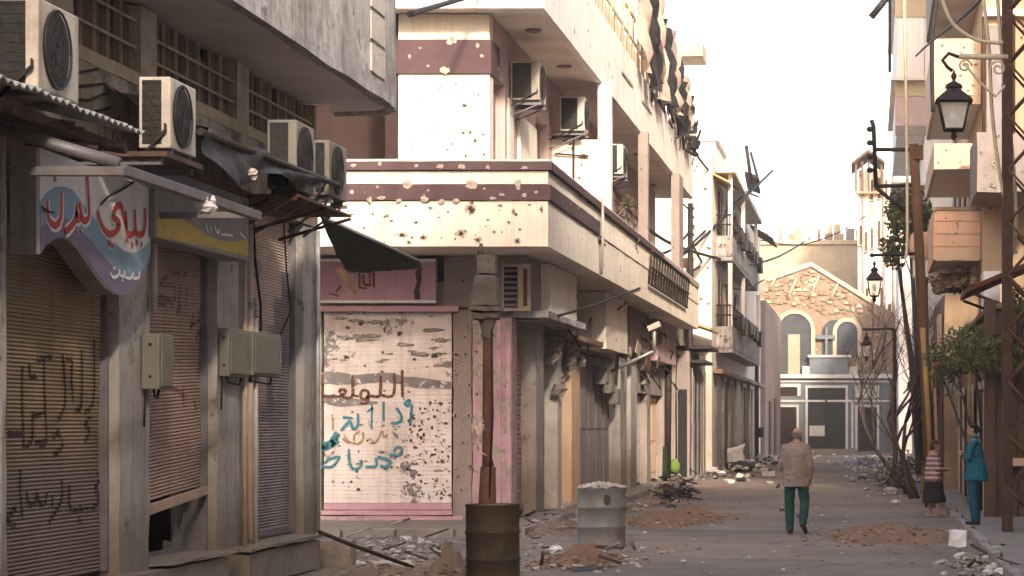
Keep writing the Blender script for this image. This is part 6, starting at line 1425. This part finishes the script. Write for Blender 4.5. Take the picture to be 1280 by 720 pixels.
def ell(mb, c, rx, ry, rz, rot=None):
    n, h = 16, 10; vs = []; fc = []
    for i in range(h+1):
        t = math.pi*(i+.02)/(h+.04)
        for j in range(n):
            a = 6.2832*j/n; v = Vector((rx*math.sin(t)*math.cos(a), ry*math.sin(t)*math.sin(a), rz*math.cos(t)))
            if rot: v.rotate(rot)
            vs.append(Vector(c)+v)
    for i in range(h):
        for j in range(n): fc.append((i*n+j, (i+1)*n+j, (i+1)*n+(j+1) % n, i*n+(j+1) % n))
    fc.append(tuple(range(n))); fc.append(tuple(range(h*n, h*n+n))[::-1])
    mb.add(vs, fc)
def loft(mb, rings, n=20):
    """stack of ellipses (cx,cy,z,rx,ry): garments"""
    vs = []; fc = []
    for (cx, cy, z, rx, ry) in rings:
        for j in range(n):
            a = 6.2832*j/n; vs.append((cx+rx*math.cos(a), cy+ry*math.sin(a), z))
    for i in range(len(rings)-1):
        for j in range(n): fc.append((i*n+j, i*n+(j+1) % n, (i+1)*n+(j+1) % n, (i+1)*n+j))
    fc.append(tuple(range(n))[::-1]); fc.append(tuple(range((len(rings)-1)*n, len(rings)*n)))
    mb.add(vs, fc)
def skinned(mb, name, m, par, vox, sm=3, wrinkle=0):
    for f in range(len(mb.sm)): mb.sm[f] = True
    o = mb.build(name, m, par)
    r = o.modifiers.new('remesh', 'REMESH'); r.mode = 'VOXEL'; r.voxel_size = vox; r.use_smooth_shade = True
    s = o.modifiers.new('smooth', 'SMOOTH'); s.iterations = sm; s.factor = .5
    if wrinkle:
        t = bpy.data.textures.get('folds') or bpy.data.textures.new('folds', 'CLOUDS'); t.noise_scale = .075; t.noise_depth = 2
        d = o.modifiers.new('folds', 'DISPLACE'); d.texture = t; d.strength = wrinkle; d.mid_level = .5
    return o
def head(mb, c, yaw=0, tilt=0, s=1.0):
    """c = centre of the skull; the face looks along +Y before the yaw"""
    R3 = Matrix.Rotation(yaw, 4, 'Z') @ Matrix.Rotation(tilt, 4, 'X')
    def P(x, y, z): return Vector(c) + R3 @ Vector((x*s, y*s, z*s))
    e = R3.to_euler()
    ell(mb, P(0,-.012,.025), .074*s, .092*s, .09*s, e); ell(mb, P(0,.018,-.045), .058*s, .072*s, .075*s, e); ell(mb, P(0,.05,-.085), .036*s, .034*s, .03*s, e)
    cap(mb, P(0,.088,.012), .009*s, P(0,.106,-.022), .014*s); ell(mb, P(0,.082,.035), .05*s, .016*s, .012*s, e)
    for sx in (-1, 1):
        ell(mb, P(sx*.030,.078,.012), .014*s, .010*s, .009*s, e); ell(mb, P(sx*.078,-.008,-.005), .012*s, .022*s, .034*s, e)
    ell(mb, P(0,.086,-.055), .026*s, .010*s, .008*s, e)
    return P
def hand(mb, wrist, d, side, curl=.5, s=1.0):
    """palm, four fingers and a thumb, d = direction of the hand, side = direction of the thumb"""
    w_ = Vector(wrist); d = Vector(d).normalized(); sd_ = Vector(side).normalized(); n = d.cross(sd_)
    pc = w_ + d*.075*s
    cap(mb, w_, .024*s, w_+d*.03*s, .03*s); cap(mb, w_+d*.03*s - sd_*.018*s, .019*s, pc - sd_*.026*s, .017*s); cap(mb, w_+d*.03*s + sd_*.016*s, .021*s, pc + sd_*.024*s, .017*s); cap(mb, w_+d*.04*s, .018*s, pc, .017*s)
    for i, L in enumerate((.062,.075,.078,.068)):
        b = pc + sd_*(-.032+.0213*i)*s; m_ = b + (d*math.cos(curl*.5)+n*math.sin(curl*.5))*L*.55*s; t = m_ + (d*math.cos(curl*1.5)+n*math.sin(curl*1.5))*L*.5*s
        chain(mb, (b, .0105*s), (m_, .0095*s), (t, .008*s))
    b = w_ + d*.03*s + sd_*.03*s; m_ = b + (d*.6+sd_*.7+n*.3).normalized()*.04*s; chain(mb, (b,.014*s), (m_,.0115*s), (m_+(d*.9+sd_*.2+n*.4).normalized()*.034*s,.009*s))
VB = .0085
def finish(o, loc, rz, label, cat='person'):
    o.location = loc; o.rotation_euler = (0,0,rz); tag(o, label, cat); return o
# --- the man walking away (faces +Y)
b = MB(501); hc = (.02,.05,1.575); P = head(b, hc, R(-28), R(-8))
chain(b, (P(0,-.01,-.05),.055), ((0.0,.0,1.40),.06)); chain(b, ((0,0,1.38),.11),((0,-.01,1.1),.13),((0,0,.92),.13))
for sx, sh, el, wr in ((-1,(-.175,-.01,1.37),(-.215,-.02,1.10),(-.16,.14,.95)), (1,(.175,-.01,1.37),(.225,-.03,1.10),(.20,.06,.87))):
    chain(b, ((sx*.1,0,1.39),.06),(sh,.055),(el,.042),(wr,.028)); hand(b, wr, (0,.25,-1), (0,1,.2), .7)
LL = [(-.095,0,.9),(-.115,.06,.48),(-.11,.05,.09)]; RL = [(.095,0,.9),(.135,.04,.50),(.155,-.26,.20)]
for j in (LL, RL): chain(b, (j[0],.085),(j[1],.055),(j[2],.038))
man = skinned(b, 'person', M['skin'], None, VB, 3)
c = MB(502)
loft(c, [(0,0,.76,.205,.145),(0,0,.80,.215,.15),(0,-.005,.95,.205,.145),(0,-.015,1.12,.20,.14),(0,-.025,1.28,.215,.14),(0,-.015,1.37,.19,.12),(0,.0,1.43,.11,.09),(0,.005,1.465,.075,.075)])
for sx, sh, el, wr in ((-1,(-.165,-.01,1.355),(-.215,-.02,1.10),(-.172,.11,.98)), (1,(.165,-.01,1.355),(.225,-.03,1.10),(.204,.045,.90))): chain(c, ((sx*.08,-.01,1.36),.085),(sh,.085),(el,.066),(wr,.055))
skinned(c, 'coat', M['coat'], man, .010, 3, .034)
c = MB(503)
loft(c, [(0,0,.74,.17,.12),(0,0,.9,.17,.125),(0,0,.98,.16,.12)])
for j, f in ((LL,.062),(RL,.062)): chain(c, (j[0],.10),(j[1],.078),(j[2],f))
skinned(c, 'trousers', M['trouser_green'], man, .010, 2, .03)
for ank, toe in (((-.11,.04,.06),(-.12,.21,.035)),((.155,-.29,.17),(.19,-.19,.05))):
    c = MB(504); chain(c, (Vector(ank)+Vector((0,-.035,-.005)),.042),(ank,.045),(toe,.036)); skinned(c, 'shoe', M['shoe'], man, .009, 2)
c = MB(505)
for a in range(40):
    t = R(200+a*3.9); 
    for z in (-.04,-.02,0,.02): ell(c, P(.079*math.cos(t), -.012+.096*math.sin(t)*1.0, z), .010,.010,.016)
skinned(c, 'hair', M['hair_grey'], man, .007, 1)
x, y = gp(995, 668); man.scale = (1.04,)*3; finish(man, (x,y,0.0), R(-8), 'man in a beige jacket and green trousers walking away')
# --- woman in teal, seen from her left front, looking left down the road (faces -X after rotation)
b = MB(511); hc = (0,.045,1.60); P = head(b, hc, R(12), R(-10), .97)
chain(b, (P(0,-.015,-.05),.047), ((0,0,1.44),.05)); chain(b, ((0,0,1.40),.095),((0,0,1.12),.11),((0,0,.95),.12))
ARMS = [((-.165,0,1.38),(-.20,.06,1.12),(.02,.20,1.16)), ((.165,0,1.38),(.20,.06,1.13),(-.02,.215,1.20))]
for sx, (sh, el, wr) in zip((-1,1), ARMS):
    chain(b, ((sx*.08,0,1.40),.05),(sh,.046),(el,.036),(wr,.025)); hand(b, wr, (-sx,.1,.05), (0,.2,1), .6, .92)
LL = [(-.085,0,.93),(-.09,.02,.5),(-.09,-.02,.08)]; RL = [(.085,0,.93),(.085,.03,.5),(.08,0,.08)]
for j in (LL, RL): chain(b, (j[0],.08),(j[1],.05),(j[2],.034))
wt = skinned(b, 'person', M['skin'], None, VB, 3)
c = MB(512)
loft(c, [(0,-.03,.74,.225,.205),(0,-.03,.78,.23,.205),(0,-.02,.95,.205,.17),(0,0,1.12,.165,.135),(0,.015,1.25,.175,.145),(0,.005,1.37,.165,.105),(0,0,1.43,.10,.075),(0,.005,1.48,.068,.064),(0,.008,1.51,.062,.06)])
for sx, (sh, el, wr) in zip((-1,1), ARMS): chain(c, ((sx*.07,0,1.37),.07),((sh[0]*.96,0,1.365),.068),(el,.056),(Vector(el).lerp(Vector(wr),.85),.045))
skinned(c, 'tunic', M['teal'], wt, .010, 3, .034)
c = MB(513); loft(c, [(0,0,.75,.15,.12),(0,0,.98,.15,.12)])
for j in (LL, RL): chain(c, (j[0],.095),(j[1],.08),((j[2][0],j[2][1],.10),.072))
skinned(c, 'trousers', M['teal_dark'], wt, .010, 2, .028)
for j in (LL, RL):
    c = MB(514); chain(c, ((j[2][0],j[2][1]-.04,.035),.034),((j[2][0],j[2][1]+.02,.035),.034),((j[2][0],j[2][1]+.15,.028),.028)); skinned(c, 'shoe', M['shoe'], wt, .009, 2)
c = MB(515); ell(c, P(0,-.022,.038), .08,.09,.085); ell(c, P(0,-.05,-.02), .07,.06,.07); ell(c, P(0,-.115,-.015), .042,.04,.042); skinned(c, 'hair', M['hair_dark'], wt, .008, 2)
x, y = XA(1219,40.6), 40.6; finish(wt, (x,y,.125), R(72), 'woman in teal tunic and trousers standing with folded arms on the pavement')
# --- woman in the striped top and dark skirt, facing right towards the other woman
b = MB(521); hc = (0,.05,1.385); P = head(b, hc, R(-5), R(-6), .97)
chain(b, (P(0,-.015,-.05),.047), ((0,0,1.23),.052)); chain(b, ((0,0,1.20),.10),((0,0,.98),.12),((0,0,.82),.13))
ARMS = [((-.165,0,1.18),(-.20,.02,.94),(-.10,.24,.90)), ((.165,0,1.18),(.20,.03,.94),(.10,.26,.92))]
for sx, (sh, el, wr) in zip((-1,1), ARMS):
    chain(b, ((sx*.08,0,1.19),.055),(sh,.05),(el,.04),(wr,.027)); hand(b, wr, (-sx*.5,1,.1), (0,.1,1), .7, .9)
LL = [(-.08,0,.8),(-.085,.02,.42),(-.085,-.03,.08)]; RL = [(.08,0,.8),(.085,.05,.42),(.08,.07,.08)]
for j in (LL, RL): chain(b, (j[0],.085),(j[1],.055),((j[2][0],j[2][1],.2),.045),(j[2],.034)); chain(b, ((j[2][0],j[2][1]-.03,.04),.034),((j[2][0],j[2][1]+.14,.03),.028))
ws = skinned(b, 'person', M['skin'], None, VB, 3)
c = MB(522)
loft(c, [(0,.01,.68,.20,.17),(0,.01,.72,.205,.175),(0,.01,.88,.195,.165),(0,.02,1.0,.185,.16),(0,.015,1.12,.18,.14),(0,0,1.19,.16,.10),(0,0,1.25,.075,.065)])
for sx, (sh, el, wr) in zip((-1,1), ARMS): chain(c, ((sx*.07,0,1.16),.075),((sh[0]*.96,0,1.155),.072),(Vector(sh).lerp(Vector(el),.95),.06))
skinned(c, 'striped_top', M['stripe'], ws, .010, 3, .028)
c = MB(523); loft(c, [(.0,.03,.27,.22,.235),(0,.03,.30,.225,.24),(0,.02,.5,.20,.205),(0,.01,.7,.175,.16),(0,.01,.78,.16,.14)]); skinned(c, 'skirt', M['skirt'], ws, .011, 2, .036)
for j in (LL, RL):
    c = MB(524); chain(c, ((j[2][0],j[2][1]-.05,.02),.024),((j[2][0],j[2][1]+.16,.018),.022)); skinned(c, 'sandal', M['stone_pale'], ws, .008, 1)
c = MB(525); ell(c, P(0,-.022,.038), .082,.09,.085); ell(c, P(0,-.055,-.03), .072,.055,.08); skinned(c, 'hair', M['hair_brown'], ws, .008, 2)
x, y = gp(1166, 645); finish(ws, (x,y,0), R(-70), 'woman in a pink striped top and dark skirt standing on the road')
